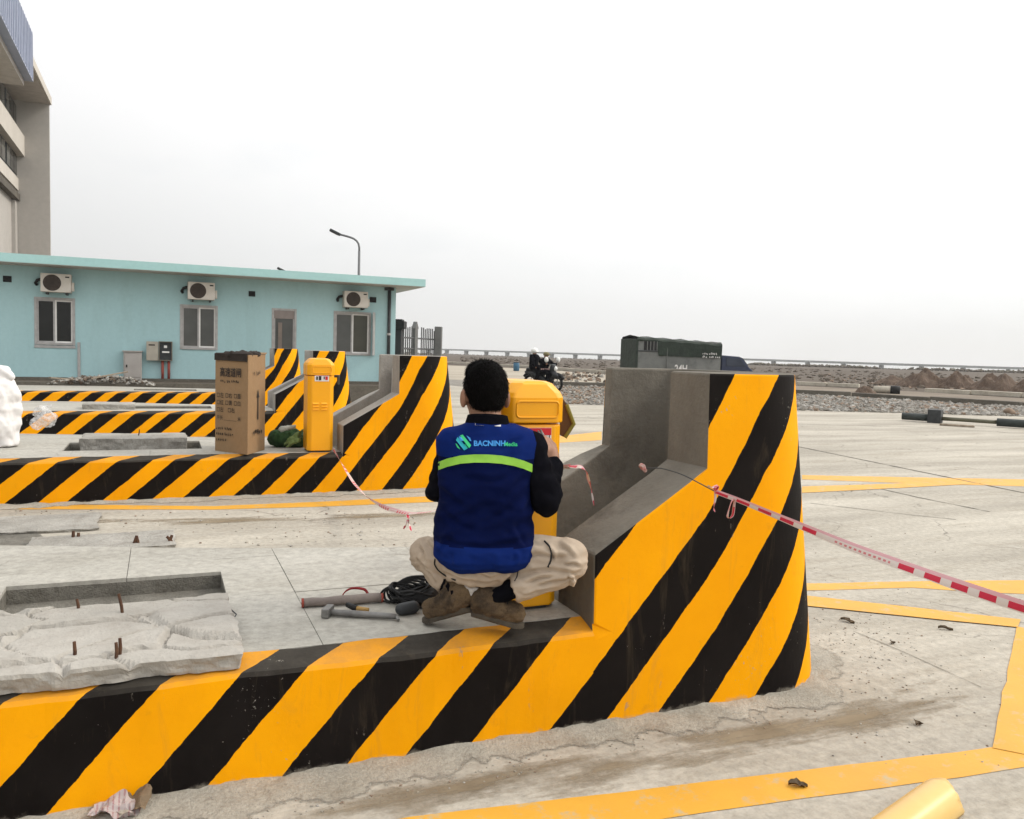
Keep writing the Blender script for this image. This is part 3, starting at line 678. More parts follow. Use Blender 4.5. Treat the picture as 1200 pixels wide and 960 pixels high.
aircon(.59, 2.42, 'air conditioner unit on the turquoise wall above the window with pale curtained panes')
aircon(4.38, 2.41, 'air conditioner unit nearest the drainpipe, above the window with the open sash')
def vent(x0, z0, x1, z1, label):
    t = thing('wall_vent', (x0, YW, z0), label, 'vent', 'dark vent openings under the roof'); mb = MB(); mb.box((x0, YW - .012, z0), (x1, YW + .0, z1)); mb.build('grille', m_black, t)
    mb = MB()
    for k in range(4): z = z0 + (z1 - z0) * (k + .5) / 4; mb.obox(((x0 + x1) / 2, YW - .02, z), ((x1 - x0) / 2 - .01, 0, 0), (0, .012, -.006), (0, .001, .002))
    mb.build('louvre', m_dsteel, t)
vent(-3.31, 2.62, -3.14, 2.76, 'small dark square vent left of the air conditioner above the dark window')
vent(2.03, 2.575, 2.19, 2.71, 'small dark square vent on the turquoise wall, up left of the door')
vent(5.12, 2.58, 5.30, 2.725, 'small dark square vent beside the air conditioner nearest the drainpipe')
t = thing('drainpipe', (5.66, YW - .06, ZB), 'dark grey drainpipe down the right end of the turquoise wall', 'drainpipe'); mb = MB(); mb.tube([(5.65, YW - .05, ZT - .02), (5.65, YW - .05, ZB + .02)], .045, 10); mb.build('pipe', m_dsteel, t, smooth=True)
mb = MB(); mb.box((5.52, YW - .1, ZT - .10), (5.76, YW, ZT - .03)); mb.build('hopper', m_dsteel, t); mb = MB(); mb.tube([(5.65, YW - .05, 1.72), (5.65, YW - .05, 1.78)], .055, 10); mb.build('collar', m_alu, t)
t = thing('conduit', (-1.79, YW - .02, ZB), 'thin grey conduit rising to the corner of the dark twin-pane window', 'conduit'); mb = MB(); mb.box((-1.815, YW - .03, ZB + .05), (-1.755, YW, 1.30)); mb.build('channel', m_alu, t)
t = thing('electrical_cabinet', (-.63, YW - .15, ZB), 'grey metal cabinet standing on the ground against the turquoise wall', 'cabinet'); mb = MB(); mb.box((-.83, YW - .2, ZB + .04), (-.43, YW - .003, 1.11)); m_cabg = M('grey cabinet paint', (.40, .375, .35), (.35, .325, .30), 4, .5, .05); mb.build('case', m_cabg, t, bevel=.012)
mb = MB(); mb.box((-.80, YW - .212, ZB + .10), (-.46, YW - .2, 1.06)); dr = mb.build('door', m_cabg, t, bevel=.006); mb = MB(); mb.box((-.775, YW - .225, .74), (-.745, YW - .212, .80)); mb.build('handle', m_black, dr); mb = MB(); mb.box((-.85, YW - .23, 1.11), (-.41, YW - .003, 1.135)); mb.build('top', m_cabg, t)
t = thing('switch_box', (.1, YW - .15, .9), 'open wall switch box with its door folded back and two red conduits', 'switch box'); mb = MB(); x0, x1, z0, z1 = -.06, .25, .91, 1.38
mb.box((x0, YW - .03, z0), (x1, YW, z1)); mb.box((x0, YW - .16, z0), (x0 + .02, YW - .03, z1)); mb.box((x1 - .02, YW - .16, z0), (x1, YW - .03, z1)); mb.box((x0 + .02, YW - .16, z1 - .02), (x1 - .02, YW - .03, z1)); mb.box((x0 + .02, YW - .16, z0), (x1 - .02, YW - .03, z0 + .02)); mb.build('case', M('khaki box paint', (.20, .18, .14), None, 5, .5, .05), t)
mb = MB(); mb.box((x0 + .02, YW - .10, z0 + .02), (x1 - .02, YW - .09, z1 - .02)); pn = mb.build('back_plate', m_dsteel, t)
mb = MB(); mb.box((.06, YW - .13, 1.22), (.13, YW - .10, 1.28)); mb.build('breaker', m_white, pn); mb = MB(); mb.box((.02, YW - .13, 1.10), (.18, YW - .10, 1.14)); mb.build('breaker', m_white, pn)
mb = MB(); mb.box((-.33, YW - .17, .91), (-.07, YW - .145, 1.37)); dr = mb.build('door', M('beige box door', (.42, .385, .32), None, 5, .5, .05), t, bevel=.006); mb = MB(); mb.box((-.28, YW - .175, 1.27), (-.14, YW - .17, 1.30)); mb.build('nameplate', m_black, dr)
for cx in (.03, .17): mb = MB(); mb.tube([(cx, YW - .08, .91), (cx, YW - .08, ZB + .02)], .032, 8); mb.build('conduit', M('red conduit', (.30, .07, .05), (.22, .05, .04), 8, .7, .1), t, smooth=True)
m_dirt0 = M('loose soil', (.16, .12, .09), (.09, .07, .05), 8, .95, .5)
# rubble and planks in front of the building
random.seed(21); mb = MB()
for _ in range(300):
    u = random.random(); x = -2.25 + 2.1 * u; yy = 20.2 + random.random() * 1.0; h = .16 * max(0, math.sin(math.pi * u)) * random.random()
    mb.rock((x, yy, ZB + .0 + h), random.uniform(.025, .075), random.randrange(3), .7)
tag(mb.build('rubble', [m_rough, m_stone, m_dirt0]), kind='stuff')
m_wood = M('weathered timber', (.38, .32, .25), (.24, .19, .14), 14, .9, .4, 60)
def plank(c, l, a, tilt, label):
    t = thing('plank', c, label, 'plank', 'timber offcuts on the rubble'); mb = MB(); ex = V((math.cos(a), math.sin(a), tilt)).normalized(); ey = V((-math.sin(a), math.cos(a), 0)); mb.obox(c, ex * l / 2, ey * .06, ex.cross(ey) * .015); mb.build('board', m_wood, t, bevel=.003)
plank(V((-1.05, 20.3, .60)), .75, .1, .22, 'pale timber plank propped on the rubble by the grey metal cabinet')
plank(V((-2.0, 20.5, .50)), .5, .5, -.1, 'short timber offcut at the near end of the rubble, below the dark window')

# ================================================================== TALL BUILDING FAR LEFT
YT = 52.0; q0 = PY(22, 118, YT); q1 = PY(57.5, 121, YT); XF = q0.x; zt = q0.z
T0 = thing('tall_building', (XF - 4, YT, 0), 'tall beige building with cream bands, rising behind the turquoise building', 'building')
mb = MB(); mb.box((XF - 2.2, YT, -.01), (q1.x, YT + .22, zt)); mb.build('stair_tower', m_cream, T0)
mb = MB(); mb.box((XF - 14, 20 + 6, -.01), (XF - .3, YT - .01, zt - .2)); mb.build('wall', m_cream, T0)
ov = .22
mb = MB(); mb.box((XF - 3, 26.2, zt), (q1.x + .02, YT + .24, zt + .35)); r1 = mb.build('roof_slab', m_soffit, T0)
mb = MB(); mb.box((q1.x + .025, 26.2, zt + .03), (q1.x + .10, YT + .24, zt + .42)); mb.build('roof_edge', m_cream2, r1)
XA = q1.x + .35; pa = PX(38.5, 40, XA); pb = PX(38.5, 95, XA)
mb = MB(); mb.box((XA - 8, 20 + 6, pb.z), (XA, pa.y, pa.z)); cp = mb.build('cladding_canopy', m_blue, T0)
mb = MB()
for k in range(60): yy = 26.3 + k * .42; mb.box((XA, yy, pb.z + .05), (XA + .03, yy + .06, pa.z - .03)) if yy < pa.y - .1 else None
mb.build('cladding_rib', m_blue, cp)['kind'] = 'stuff'
mb = MB(); mb.box((XA - 7.9, 26.05, pb.z - .25), (XA - .35, pa.y - .1, pb.z - .003)); mb.build('soffit', m_soffit, cp)
def band(pix_top, pix_bot, X, y0, y1, name, mat, th, parent=T0):
    z1, z0 = PX(*pix_top, X).z, PX(*pix_bot, X).z; mb = MB(); mb.box((X - th, y0, z0), (X, y1, z1)); return mb.build(name, mat, parent), z0, z1
XB = XF + .25
_, a0, a1 = band((10, 132), (10, 158), XB, 26.2, YT - .02, 'spandrel', m_cream2, 1.2)
_, b0, b1_ = band((10, 196), (10, 211), XB - .3, 26.2, YT - .02, 'spandrel', m_cream2, 1.0)
_, c0, c1 = band((4, 267), (4, 279), XB - .9, 26.2, YT - 3, 'spandrel', m_cream2, .8)
for (z0, z1) in ((a1, zt - .3), (b1_, a0)):
    for k in range(7):
        y1 = YT - .3 - k * 3.6; mb = MB(); mb.box((XF - .29, y1 - 3.3, z0), (XF - .10, y1, z1)); w = mb.build('window', m_dsteel, T0)
        for j in range(3): mb = MB(); ya = y1 - 3.2 + j * 1.06; mb.box((XF - .10, ya, z0 + .1), (XF - .06, ya + .95, z1 - .1)); mb.build('pane', m_glass if (k + j) % 3 else m_glass2, w)
for k in range(4):
    y1 = YT - .05 - k * 6; mb = MB(); mb.box((XF - 1.1, y1 - .7, -.01), (XF - .12, y1, b0 - .6)); mb.build('column', m_cream, T0)
mb = MB(); mb.box((XF - 1.25, 26.2, b0 - .55), (XF + .02, YT - .05, b0 - .2)); mb.build('beam', m_kerbd, T0)

# ================================================================== STREET LAMPS, GATE, BRIDGE
m_lamp = M('galvanised lamp steel', (.17, .175, .18), (.13, .135, .14), 8, .5, .05)
def lamp(ox, oy, k, d, label):
    q = lambda x, y: D(ox + (x - 421) * k, oy + (y - 292) * k, d)
    top = q(421, 294); t = thing('street_lamp', (top.x, top.y, 0), label, 'street lamp', 'street lamps behind the building')
    mb = MB(); mb.tube([(top.x, top.y, -.05), (top.x, top.y, top.z * .5), top], [.11, .085, .065], 10); mb.build('pole', m_lamp, t, smooth=True)
    P = [top - V((0, 0, .02)), q(421, 290), q(420.2, 286), q(418, 282.5), q(414.5, 279.8), q(410, 278), q(404, 276.3), q(398, 274.8)]
    mb = MB(); mb.tube(P, .055, 8); mb.build('arm', m_lamp, t, smooth=True)
    a, e = q(398.5, 275.2), q(387, 269.5); dd = (e - a).normalized(); sd = dd.cross(V((0, 0, 1))).normalized(); up = sd.cross(dd); l = (e - a).length
    mb = MB(); mb.obox((a + e) / 2, dd * l / 2, sd * .16, up * .08); mb.build('lamp_head', m_dsteel, t, bevel=.04)
    mb = MB(); mb.obox((a + e) / 2 + dd * .05 - up * .09, dd * l * .36, sd * .11, up * .008); mb.build('lens', m_white, t)
    return t
lamp(421, 292, 1, 45, 'curved-arm street lamp standing clear above the turquoise roof')
lamp(351, 331, .75, 60, 'street lamp of which only the head shows over the middle of the turquoise roof')
# gate and pillars right of the building
m_pil = concrete('grey pillar render', (.17, .17, .165), (.13, .13, .125), (.1, .1, .095), (1, 1, 1), 0, .4, .2, 1)
def pillar(px0, px1, pyt, d, mat, label, cap=None, w=.5):
    a, b_ = D(px0, pyt, d), D(px1, pyt, d); ex = (b_ - a); ex.z = 0; ew = ex.normalized(); n = V((-ew.y, ew.x, 0)); c = (a + b_) / 2; t = thing('gate_pillar', (c.x, c.y, 0), label, 'pillar'); mb = MB()
    mb.obox((c.x, c.y, a.z / 2), ex / 2, n * w / 2, (0, 0, a.z / 2)); mb.build('shaft', mat, t, bevel=.01)
    if cap: mb = MB(); mb.obox((c.x, c.y, a.z + .06), ex / 2 + ew * cap, n * (w / 2 + cap), (0, 0, .12)); mb.obox((c.x, c.y, a.z + .06 - .001), ex / 2 + ew * .02, n * (w / 2 + .02), (0, 0, .18)); mb.build('cap', m_black, t)
    return t
pillar(464.5, 471.5, 383, 27, M('black pillar paint', (.03, .03, .032), None, 5, .7, .1), 'black gate pillar with a wide cap just right of the turquoise building', .10)
pillar(510, 518, 383, 31, m_pil, 'plain grey gate pillar at the open end of the railing')
m_rail = M('grey railing paint', (.10, .10, .10), (.08, .08, .08), 6, .6, .1)
ga, gb = D(472, 383, 28), D(510, 383, 31); t = thing('railing', (ga.x, ga.y, 0), 'grey iron railing with a pointed centre post, between two gate pillars', 'railing')
gd = gb - ga; gd.z = 0
for k in range(17):
    if 6 <= k <= 8: continue
    p = ga + gd * ((k + .5) / 17); zz = D(490, 384 + random.uniform(-1.5, 2), 29).z; mb = MB(); mb.tube([(p.x, p.y, 0), (p.x, p.y, zz)], .022, 6); mb.build('picket', m_rail, t)
mb = MB(); c = ga + gd * .36; zz = D(486, 381, 29).z; ew = gd.normalized(); n = V((-ew.y, ew.x, 0))
o_ = [c - ew * .14, c + ew * .14]; mb.obox((c.x, c.y, (zz - .12) / 2), ew * .13, n * .06, (0, 0, (zz - .12) / 2)); mb.add([c - ew * .17 - n * .07 + V((0, 0, zz - .12 - c.z)), c + ew * .17 - n * .07 + V((0, 0, zz - .12 - c.z)), c - n * .07 + V((0, 0, zz + .12 - c.z)), c - ew * .17 + n * .07 + V((0, 0, zz - .12 - c.z)), c + ew * .17 + n * .07 + V((0, 0, zz - .12 - c.z)), c + n * .07 + V((0, 0, zz + .12 - c.z))], [(0, 1, 2), (5, 4, 3), (0, 2, 5, 3), (1, 4, 5, 2), (0, 3, 4, 1)]); mb.build('centre_post', m_pil, t)
for py in (396.5, 409):
    z = D(490, py, 29).z; mb = MB(); mb.tube([(ga.x, ga.y, z), (gb.x, gb.y, z)], .028, 6); mb.build('rail', m_rail, t)
# long low bridge over the water
m_brg = concrete('weathered bridge concrete', (.33, .33, .325), (.27, .27, .265), (.22, .22, .215), (1, 1, 1), 0, .3, .1, .05)
A, Bq = D(520, 408.8, 520), D(1200, 430.6, 330); dv = Bq - A; p0 = A - dv * .35; p1 = A + dv * 1.35
t = thing('bridge', (A.x, A.y, -1.6), 'long low grey bridge on short piers along the horizon', 'bridge'); ew = V((dv.x, dv.y, 0)).normalized(); n = V((-ew.y, ew.x, 0)); mb = MB()
mb.obox((p0 + p1) / 2 - V((0, 0, .62)), (p1 - p0) / 2, n * 2.4, (0, 0, .36)); mb.build('deck', m_brg, t)
mb = MB(); mb.obox((p0 + p1) / 2 - n * 2.3 - V((0, 0, .14)), (p1 - p0) / 2, n * .12, (0, 0, .14)); mb.build('parapet', m_brg, t)
k = 0
while k * 16 < (p1 - p0).length:
    c = p0 + (p1 - p0).normalized() * k * 16; k += 1; mb = MB(); zc = c.z - .96
    mb.obox((c.x, c.y, zc - .25), ew * .6, n * 1.6, (0, 0, .25)); mb.obox((c.x, c.y, (zc - .5 - 2.5) / 2), ew * .8, n * 1.0, (0, 0, (zc - .5 + 2.5) / 2)); mb.build('pier', m_brg, t)
# scrub along the shore
random.seed(5); mb = MB()
for i in range(1500):
    u = random.random(); j = random.choice((1, 2, 3, 4, 4, 5, 5, 5)); p = V((*shore[j], 0)).lerp(V((*shore[j + 1], 0)), u) * random.uniform(.93, .998); r = random.uniform(.15, .5) * (1.6 if noise.noise(p * .03) > .1 else .6); mb.rock((p.x, p.y, r * .3), r, random.randrange(2), .7)
tag(mb.build('shore_scrub', [M('dry scrub', (.13, .11, .075), (.08, .07, .05), 6, .95, .3), m_earth]), kind='stuff')

# ================================================================== DIRT MOUNDS AND LEFTOVERS ON THE FAR FIELD
m_dirt = concrete('dug dirt', (.145, .10, .072), (.08, .055, .04), (.2, .16, .12), (1, 1, 1), 0, .4, 1, 1.5)
def mound(px, pyb, wpx, hpx, d, label, seed):
    c = D(px, pyb, d); c.z = 0; w = wpx / FOC * d / 2; h = hpx / FOC * d; t = thing('dirt_mound', c, label, 'dirt mound', 'dirt mounds on the field'); n = 22; mb = MB(); vs = []
    for i in range(n + 1):
        for j in range(n + 1):
            x, y = (i / n * 2 - 1), (j / n * 2 - 1); r = math.hypot(x, y); p = V((x * 2.3 + seed * 5.1, y * 2.3, seed)); z = max(0, 1 - r ** 1.6) * (1 + .7 * noise.noise(p)) + .10 * noise.noise(p * 4) * (1 if r < .95 else 0) + .05 * noise.noise(p * 11)
            if r >= .97: z = -.1
            q = c + RT * x * w * 1.1 + FH * y * w * 1.1; vs.append(V((q.x, q.y, z * h)))
    mb.add(vs, [(i * (n + 1) + j, (i + 1) * (n + 1) + j, (i + 1) * (n + 1) + j + 1, i * (n + 1) + j + 1) for i in range(n) for j in range(n)]); o = weld(mb.build('heap', m_dirt, t, smooth=False))
    return t
mound(1080, 452, 52, 17, 50, 'largest brown dirt mound, the left one of the high pair', 1)
mound(1119, 454, 46, 18, 49, 'steep brown dirt mound just right of the largest one', 2)
mound(1166, 457, 54, 18, 47, 'brown dirt mound with a sharp peak, standing apart near the kerb', 3)
mound(1206, 459, 44, 13, 46, 'brown dirt mound cut off by the edge of the photo', 4)
mound(1046, 449, 40, 9, 54, 'low flat brown dirt heap left of the largest mound', 5)
mound(1014, 460, 24, 9, 36, 'dark earth clump lying across the pale kerb', 6)
t = thing('drain_pipe', D(1040, 457, 38), 'pale concrete drain pipe with a black open end lying by the kerb', 'pipe'); a, b_ = D(1024, 455.3, 38), D(1053, 456.6, 37.5); a.z = b_.z = .16; mb = MB(); mb.tube([a, b_], .16, 14); mb.build('barrel', m_kerb, t, smooth=True)
dd = (b_ - a).normalized(); mb = MB(); mb.tube([b_ - dd * .32, b_ + dd * .06], .2, 14); mb.build('socket', m_black, t, smooth=True)
t = thing('boulder', G(1182, 487), 'rounded brown boulder sitting on the edge of the gravel', 'boulder'); mb = MB(); c = G(1182, 487); mb.ell(c + V((0, 0, .10)), (.14, .15, .12)); o = place('stone', wrinkle(remesh(mb, .02, 2), lambda p, n: .03 * noise.noise(p * 9)), m_stone_b, t)
t = thing('barrel', G(605, 437), 'small blue barrel near the pale kerb, left of the motorbike', 'barrel'); c = D(605, 434, 62); c.z = 0; t.location = c; mb = MB(); mb.tube([c, c + V((0, 0, .03)), c + V((0, 0, .33)), c + V((0, 0, .62))], [.2, .22, .235, .22], 14); mb.build('drum', M('blue plastic', (.04, .13, .22), None, 4, .5, .05), t, smooth=True); mb = MB(); mb.tube([c + V((0, 0, .62)), c + V((0, 0, .66))], .235, 14); mb.build('lid', m_dsteel, t)
# pole with a square flange lying on the pavement
m_pole = M('dark green steel tube', (.045, .055, .052), (.035, .042, .04), 6, .5, .1)
t = thing('steel_pole', G(1094, 499), 'dark steel pole with a square flange lying on the pavement', 'pole'); P = [G(1057, 493), G(1090, 495.2), G(1168, 500.5), G(1235, 505)]
for p, z in zip(P, (.11, .11, .11, .11)): p.z = z
mb = MB(); mb.tube([P[0], P[1]], .085, 14); mb.build('stub', m_pole, t, smooth=True); mb = MB(); mb.tube([P[1], P[2]], .045, 10); mb.build('shaft', M('olive steel tube', (.12, .115, .075), (.09, .085, .055), 6, .5, .1), t, smooth=True); mb = MB(); mb.tube([P[2], P[3] + (P[3] - P[2]) * 1.5], .09, 14); mb.build('mast', m_pole, t, smooth=True)
dd = (P[1] - P[0]).normalized(); sd = V((-dd.y, dd.x, 0)); fc = D(1093.5, 491, 20.6); mb = MB(); mb.obox((P[1].x + dd.x * .1, P[1].y + dd.y * .1, .155), dd * .14, sd * .16, (0, 0, .155)); mb.build('flange', m_dsteel, t, bevel=.01)
t = thing('thin_pipe', G(1130, 500), 'thin pale pipe lying in front of the flanged steel pole', 'pipe'); a, b_ = G(1101, 499), G(1142, 501.5); a.z = b_.z = .03; mb = MB(); mb.tube([a, b_], .025, 8); mb.build('barrel', m_wood, t, smooth=True)

# ================================================================== BARRIER CABINETS
def plan(x0, y0, x1, y1, ch, i=0):
    x0, y0, x1, y1 = x0 + i, y0 + i, x1 - i, y1 - i; ch = max(ch - i * .3, .004)
    return [(x0 + ch, y0), (x1 - ch, y0), (x1, y0 + ch), (x1, y1 - ch), (x1 - ch, y1), (x0 + ch, y1), (x0, y1 - ch), (x0, y0 + ch)]
def loft(levels, caps=True):
    mb = MB(); n = len(levels[0][0]); vs = [(p[0], p[1], z) for P, z in levels for p in P]; fs = []
    for i in range(len(levels) - 1): fs += [(i * n + k, i * n + (k + 1) % n, (i + 1) * n + (k + 1) % n, (i + 1) * n + k) for k in range(n)]
    if caps: fs += [tuple(range(n))[::-1], tuple(range((len(levels) - 1) * n, len(levels) * n))]
    return mb.add(vs, fs)
CX0, CX1, CY0, CY1 = 1.160, 1.412, 2.795, 3.09
def cabinet(label):
    t = thing('barrier_cabinet', (1.294, 2.94, TOPZ), label, 'barrier cabinet', 'yellow barrier gate cabinets'); ch = .034
    loft([(plan(CX0 + .006, CY0 + .006, CX1 - .006, CY1 - .006, ch), TOPZ + .012), (plan(CX0 + .006, CY0 + .006, CX1 - .006, CY1 - .006, ch), 1.085)]).build('body', m_cab, t, bevel=.008)
    loft([(plan(CX0 + .02, CY0 + .02, CX1 - .02, CY1 - .02, ch), TOPZ + .001), (plan(CX0 + .02, CY0 + .02, CX1 - .02, CY1 - .02, ch), TOPZ + .012)]).build('foot', m_dsteel, t)
    h = loft([(plan(CX0, CY0, CX1, CY1, ch), 1.09), (plan(CX0, CY0, CX1, CY1, ch), 1.185), (plan(CX0 + .008, CY0 + .006, CX1 - .008, CY1 - .006, ch), 1.203), (plan(CX0 + .042, CY0 + .018, CX1 - .042, CY1 - .018, ch), 1.238), (plan(CX0 + .062, CY0 + .032, CX1 - .062, CY1 - .032, ch), 1.246)]).build('hood', m_cab, t, bevel=.006)
    a, b_, z0, z1 = CX0 + .045, CX1 - .035, 1.112, 1.172          # raised rounded frame on the hood front
    P = []
    for cx_, cz_, s in ((b_ - .015, z1 - .015, 0), (a + .015, z1 - .015, 1), (a + .015, z0 + .015, 2), (b_ - .015, z0 + .015, 3)):
        P += [V((cx_ + .015 * math.cos(s * math.pi / 2 + k * math.pi / 8), CY0 - .001, cz_ + .015 * math.sin(s * math.pi / 2 + k * math.pi / 8))) for k in range(5)]
    mb = MB(); mb.tube(P + [P[0], P[1]], .0035, 6, caps=False); mb.build('panel_frame', m_cab, h, smooth=True)
    for sx in (0, 1):
        for k in range(3):
            x = CX0 + .05 + sx * .078; z = .77 + k * .026; mb = MB(); mb.add([(x, CY0 + .008, z), (x + .055, CY0 + .008, z), (x + .055, CY0 - .006, z + .004), (x, CY0 - .006, z + .004), (x, CY0 + .007, z + .018), (x + .055, CY0 + .007, z + .018)], [(0, 3, 2, 1), (3, 4, 5, 2), (0, 4, 3), (1, 2, 5), (0, 1, 5, 4)]); mb.build('louvre', m_cab, t)
    return t
CAB1 = cabinet('yellow cabinet beside the nearest barrier wall, with the worker squatting in front of it')
CAB2 = dup(CAB1); CAB2.location += V((.075, 4.925, 0)); CAB2['label'] = 'yellow cabinet standing right of the green bag, with nobody in front of it'
def sticker(t, x0, z0, x1, z1, y, red_h, glyphs):
    s = MB(); s.box((x0, y - .002, z0), (x1, y, z1)); s = s.build('sticker', m_paper, t); mb = MB(); mb.box((x0 + .001, y - .003, z1 - red_h), (x1 - .001, y - .0022, z1 - .001)); mb.build('red_band', m_red, s)
    for m, rs in glyphs:
        for (a, b_, c, d) in rs: mb = MB(); mb.box((x0 + (x1 - x0) * a, y - .0035, z0 + (z1 - z0) * b_), (x0 + (x1 - x0) * c, y - .0023, z0 + (z1 - z0) * d)); mb.build('print', m, s)
    return s
m_ink = M('printing ink', (.03, .022, .018), None, 5, .7, 0)
sticker(CAB1, 1.218, .878, 1.352, 1.073, CY0 + .0055, .028, [(m_red, [(.66, .18, .80, .62), (.60, .26, .86, .44), (.12, .2, .42, .6)]), (m_ink, [(.1, .1, .9, .13), (.93, .02, .95, .86)])])
sticker(CAB2, 1.30, 1.035, 1.43, 1.10, CY0 + 4.925 + .0055, .012, [(m_ink, [(.10, .2, .22, .7), (.28, .15, .46, .75), (.62, .3, .70, .7)]), (m_red, [(.74, .2, .92, .72)])])
pts = [D(x, y, 3.26) for x, y in ((656, 462), (664, 474), (672.5, 497), (662, 513), (656, 510))]
mb = MB(); nn = FH * .012; n = len(pts); mb.add(pts + [p + nn for p in pts], [tuple(range(n))[::-1], tuple(range(n, 2 * n))] + [(i, (i + 1) % n, n + (i + 1) % n, n + i) for i in range(n)]); dr = mb.build('access_door', M('brown door lining', (.11, .05, .015), None, 6, .6, .1), CAB1)
mb = MB(); mb.tube([D(664, 474, 3.255), D(672.5, 497, 3.255), D(662, 513, 3.255)], .008, 6); mb.build('door_edge', M('olive edge', (.22, .19, .03), None, 6, .6, .1), dr)
t = thing('bracket_knob', D(394, 441, 7.95), 'small dark bracket sticking out of the far side of the second yellow cabinet', 'bracket'); mb = MB(); c = D(395, 441, 8.0); mb.obox(c, RT * .022, FH * .03, (0, 0, .012)); mb.obox(c + RT * .012 - V((0, 0, .045)), RT * .008, FH * .02, (0, 0, .034)); mb.build('plate', m_dsteel, t)
# ================================================================== CARDBOARD BOX
m_card = concrete('brown cardboard', (.30, .195, .105), (.25, .16, .085), (.2, .125, .065), (1, 1, 1), 0, .35, .1, .8, False)
q0, q1, q2 = V((.453, 7.984, 0)), V((.704, 7.627, 0)), V((.889, 7.98, 0)); q3 = q0 + q2 - q1; bz, tz = TOPZ + .001, 1.262
t = thing('cardboard_box', (q1.x, q1.y, TOPZ), 'tall open brown cardboard box printed with dark lettering and tick boxes', 'cardboard box')
th = .006
for nm, a, b_ in (('side_panel', q0, q1), ('side_panel', q1, q2), ('side_panel', q2, q3), ('side_panel', q3, q0)):
    ex = (b_ - a).normalized(); nn = V((ex.y, -ex.x, 0)); mb = MB(); N = 14; vs = []
    for j in range(N + 1):
        for i in range(9):
            u, w = i / 8, j / N; p = a + (b_ - a) * u; bul = .008 * math.sin(math.pi * u) * math.sin(math.pi * w) + .004 * noise.noise(V((u * 4 + a.x * 9, w * 7, 1))) * min(1, 8 * u * (1 - u)); vs.append(p + nn * bul + V((0, 0, bz + (tz - bz) * w + (.006 * noise.noise(V((u * 6, a.x * 7, 3))) if j == N else 0))))
    fs = [(j * 9 + i, j * 9 + i + 1, (j + 1) * 9 + i + 1, (j + 1) * 9 + i) for j in range(N) for i in range(8)]; mb.add(vs, fs); o = mb.build('side_panel', m_card, t); sm = o.modifiers.new('thick', 'SOLIDIFY'); sm.thickness = th; sm.offset = -1
ex = (q1 - q0).normalized(); nl = V((ex.y, -ex.x, 0)); wL = (q1 - q0).length
mb = MB(); P0 = q0 + nl * .013
def bt(txt, x, z, s, bold=.012, fx=1.0): text_mb(mb, txt, P0 + ex * x + V((0, 0, bz + z)), ex * fx, (0, 0, 1), s, bold=bold)
bt('高速道闸', .075, .690, .088, .02, .82); blurred_line(mb, P0 + ex * .085 + V((0, 0, bz + .625)), ex, (0, 0, 1), .036, (5, 4), 1)
for r_, (zz, n) in enumerate(((.495, 3), (.43, 3), (.365, 2))):
    for k in range(n): bt(('□左', '□右', '□直')[k] if r_ != 1 else ('□红', '□黄', '□白')[k], .035 + k * (.115 if n == 3 else .15), zz, .05, .006)
bt('开长 ________ 米', .035, .295, .045, .006, .95); [blurred_line(mb, P0 + ex * .03 + V((0, 0, bz + z_)), ex, (0, 0, 1), .034, g_, 7 + k_) for k_, (z_, g_) in enumerate(((.20, (4, 4)), (.15, (4, 5)), (.095, (6,))))]
mb.build('lettering', m_ink, t)['kind'] = 'stuff'
ex = (q2 - q1).normalized(); nr_ = V((ex.y, -ex.x, 0)); P0 = q1 + nr_ * .013; mb = MB(); blurred_line(mb, P0 + ex * .10 + V((0, 0, bz + .70)), ex, (0, 0, 1), .045, (1, 3), 21); blurred_line(mb, P0 + ex * .09 + V((0, 0, bz + .16)), ex, (0, 0, 1), .062, (5,), 22); mb.build('lettering', m_ink, t)['kind'] = 'stuff'
c = P0 + ex * .2; mb = MB(); nf = nr_ * .001
mb.add([c + ex * a + V((0, 0, bz + z)) for a, z in ((-.012, .30), (.012, .30), (.012, .50), (-.012, .50))], [(0, 1, 2, 3)]); mb.add([c + ex * a + V((0, 0, bz + z)) for a, z in ((-.03, .50), (.03, .50), (0, .575))], [(0, 1, 2)]); weld(mb.build('arrow_mark', m_ink, t))['kind'] = 'stuff'
# opened flaps and the dark padding sticking out of the top
m_foam = M('dark packing', (.035, .027, .022), (.02, .015, .012), 14, .95, .6, 50)
mb = MB(); a, b_ = q0 + nl * .012, q1 + nl * .012; mb.add([a + V((0, 0, tz - .055)), b_ + V((0, 0, tz - .06)), b_ + V((0, 0, tz + .012)), a + V((0, 0, tz + .004)), a - nl * .02 + V((0, 0, tz + .012)), b_ - nl * .02 + V((0, 0, tz + .02))], [(0, 1, 2, 3), (3, 2, 5, 4)]); mb.build('tape_strip', m_foam, t)
mb = MB(); a, b_ = q2, q3; ez = V((ex.y, -ex.x, 0)); mb.add([a + V((0, 0, tz)), b_ + V((0, 0, tz)), b_ + (q2 - q1).normalized() * .05 + V((0, 0, tz + .02)), a + (q2 - q1).normalized() * .04 + V((0, 0, tz + .018))], [(0, 1, 2, 3)]); o = mb.build('flap', m_card, t); o.modifiers.new('thick', 'SOLIDIFY').thickness = .005
mb = MB()
for k in range(16): u, w = random.uniform(.08, .92), random.uniform(.1, .8); p = q0 + (q1 - q0) * u + (q3 - q0) * w; mb.ell((p.x, p.y, tz - .02 + .02 * random.random()), (.07, .06, .035), None, 10, 6)
place('packing', wrinkle(remesh(mb, .012, 1), lambda p, n: .014 * noise.noise(p * 40)), m_foam, t)
